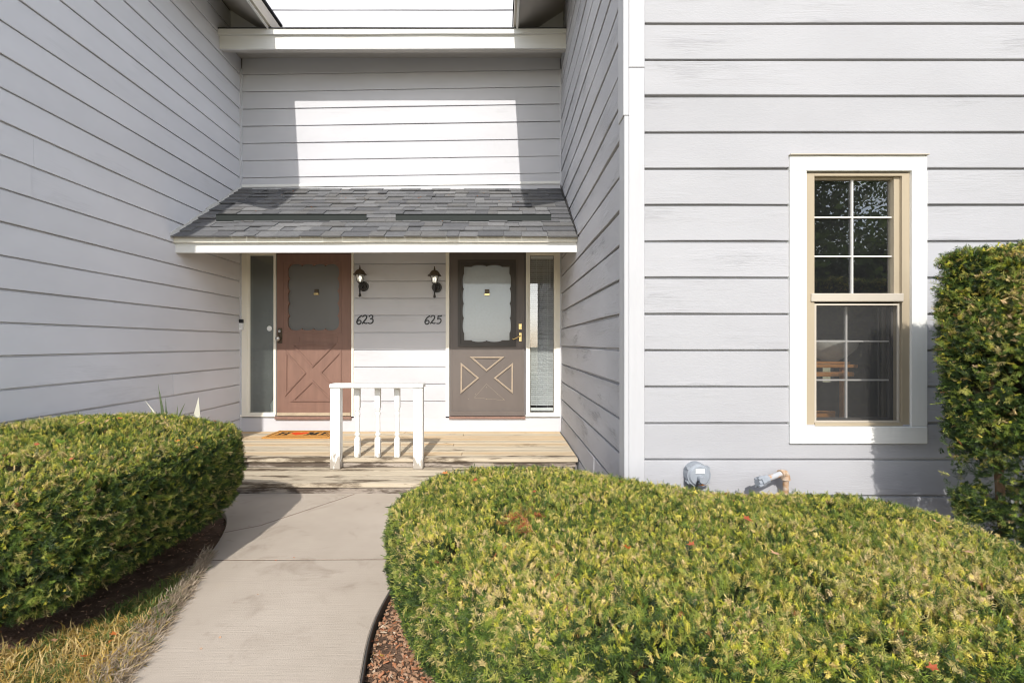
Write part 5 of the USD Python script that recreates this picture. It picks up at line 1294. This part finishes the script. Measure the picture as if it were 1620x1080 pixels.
for k in range(14):   # patch of dead rust needles
    p = drop_on("A", rl.choice([817, 838]) + rl.normal(0, 9), rl.choice([824, 843]) + rl.normal(0, 4))
    if p is not None and k < 14:
        v, f = sprig(700 + k, 16, 0.045, 0.018, 0.003)
        T = trimesh.transformations.euler_matrix(rl.normal(0, 1.0), rl.normal(0, 1.0), rl.uniform(0, 6.28))
        obj("dead_sprig", (v @ T[:3, :3].T + p + [0, 0, 0.012], f), "needle_rust", label="rust brown dead yew sprig in the red patch on the front hedge", cat="sprig", group="dead sprigs on the front hedge")
GB = "fallen leaves lying on the left hedge"
for px_, py_, lk, s in ((190, 664, "leaf_orange", .04), (281, 700, "leaf_orange", .035), (311, 710, "leaf_orange", .03), (58, 706, "leaf_rust", .03), (130, 671, "leaf_tan", .045), (170, 668, "leaf_tan", .035), (112, 730, "leaf_rust", .03), (340, 668, "leaf_orange", .03)):
    p = drop_on("B", px_, py_)
    if p is not None: fallen(p, lk, s, f"small {COL[lk]} fallen leaf lying on the left hedge", f"{COL[lk]} " + GB)
p = drop_on("B", 96, 702)
if p is not None: fallen(p, "leaf_lime", .075, "bright green leaf lying on top of the left hedge")
def on_ground(px_, py_, z=0.0):
    Y = (CAMZ - z) * FPX / (py_ - CY); return np.array([PX(px_, Y), Y, z])
fallen(on_ground(178, 1024), "leaf_orange", .06, "bright orange leaf on the lawn at the thatch edge", up=.03)
fallen(on_ground(180, 1013), "leaf_orange", .045, "orange leaf just behind the bright orange one at the thatch edge", up=.03)
fallen(on_ground(133, 1049), "leaf_orange", .05, "orange leaf alone on the dry lawn", up=.03)
fallen(on_ground(85, 1024), "leaf_tan", .04, "tan leaf on the lawn below the left hedge", up=.03)
fallen(on_ground(386, 744, Z_STEP), "leaf_lime", .075, "bright green leaf lying on the wooden step", up=.006)
GM = "fallen leaves in the mulch beside the walk"
for px_, py_ in ((617, 1014), (592, 1038), (604, 1042), (640, 1063), (612, 977), (586, 1020), (605, 1000), (668, 1078), (626, 985), (636, 1010)):
    fallen(on_ground(px_, py_, -0.03), str(rl.choice(["leaf_orange", "leaf_rust", "leaf_yellow", "leaf_tan"])), rl.uniform(.02, .04), "small bright fallen leaf in the brown mulch beside the walk", GM, up=.014)
for k, (px_, py_) in enumerate(((435, 843), (370, 953), (408, 940), (465, 882), (348, 1008), (520, 798), (318, 1026), (437, 886))):
    fallen(on_ground(px_, py_), "leaf_rust" if k % 2 else "leaf_tan", rl.uniform(.010, .018), "tiny dry leaf crumb lying on the concrete walk", "leaf crumbs on the walk", up=.002, name="leaf_crumb")
lp = []
for k in range(34):
    s = rl.uniform(.2, .9); y = YE + (Y_DEEP - YE) * s; x = rl.uniform(-2.7, 0.6)
    v, f = leaf_shape(900 + k, rl.uniform(.015, .04)); lp.append(trimesh.Trimesh(v + [x, y, roofz(y) + 0.012], f, process=False))
for k, m in enumerate(lp): obj("fallen_leaf", m, "leaf_orange" if k % 3 else "leaf_tan", label="tiny orange fallen leaf lying on the porch roof shingles", cat="leaf", group="fallen leaves on the porch roof")
for k, (a, b, c, d) in enumerate(((600, 993, 613, 984), (630, 981, 645, 984), (602, 999, 612, 1000))):
    obj("twig", pipe([on_ground(a, b, -0.018), on_ground(c, d, -0.014)], 0.0025, 5), "mulch_pale", label="pale bare twig lying in the mulch beside the walk", cat="twig", group="pale twigs in the mulch")

# ------------------------------------------------------------------ trees across the lawn behind the viewpoint, mirrored in the window
def tree(loc, h, crown_r, seed, label):
    t = thing("shade_tree", label, "tree", loc)
    r = np.random.default_rng(seed)
    trunk = [pipe([(0, 0, -0.1), (0.1, 0.05, h * .2), (0.0, 0.1, h * .45), (0.15, 0, h * .8)], [0.28, 0.22, 0.16, 0.05], 10)]
    cents = []
    for k in range(9):
        a = r.uniform(0, 6.28); z0 = h * r.uniform(.25, .6); e = np.array([math.cos(a) * crown_r * r.uniform(.5, .8), math.sin(a) * crown_r * r.uniform(.5, .8), z0 + h * r.uniform(.1, .3)])
        trunk.append(pipe([(0, 0.05, z0), e * [.5, .5, 1] * [1, 1, .95], e], [0.09, 0.06, 0.02], 6)); cents.append(e)
    obj("trunk", trunk, "bark", t)
    n = 1700
    cl = np.array(cents + [np.array([0, 0, h * .85]), np.array([0, 0, h * .65])])
    c = cl[r.integers(0, len(cl), n)] + r.normal(0, crown_r * .24, (n, 3)) * [1, 1, .8]
    c = c[c[:, 2] > h * .16]
    def spray(s):
        rr = np.random.default_rng(s); v, f = [], []
        for i in range(9):
            o = rr.normal(0, .13, 3); d = rr.normal(0, 1, 3); d /= np.linalg.norm(d); u = np.cross(d, rr.normal(0, 1, 3)); u /= np.linalg.norm(u); b = len(v)
            v += [o, o + d * .06 + u * .04, o + d * .13, o + d * .06 - u * .04]; f += [[b, b + 1, b + 2], [b, b + 2, b + 3]]
        return np.array(v), np.array(f)
    instancer("crown", t, [(spray(s), "tree_leaf") for s in (1, 2, 3)], c, r.normal(0, 1, (len(c), 3)), r.uniform(0, 6.28, len(c)), r.uniform(.8, 1.7, len(c)), r.integers(0, 3, len(c)))
tree((10.0, -10.5, -0.09), 7.6, 3.4, 5, "leafy shade tree mirrored in the upper window panes")
tree((8.2, -4.6, -0.09), 3.5, 1.9, 6, "smaller leafy tree mirrored low in the window panes")
tree((18.5, -12.0, -0.09), 10.0, 4.5, 7, "farther shade tree mirrored at the right of the window")
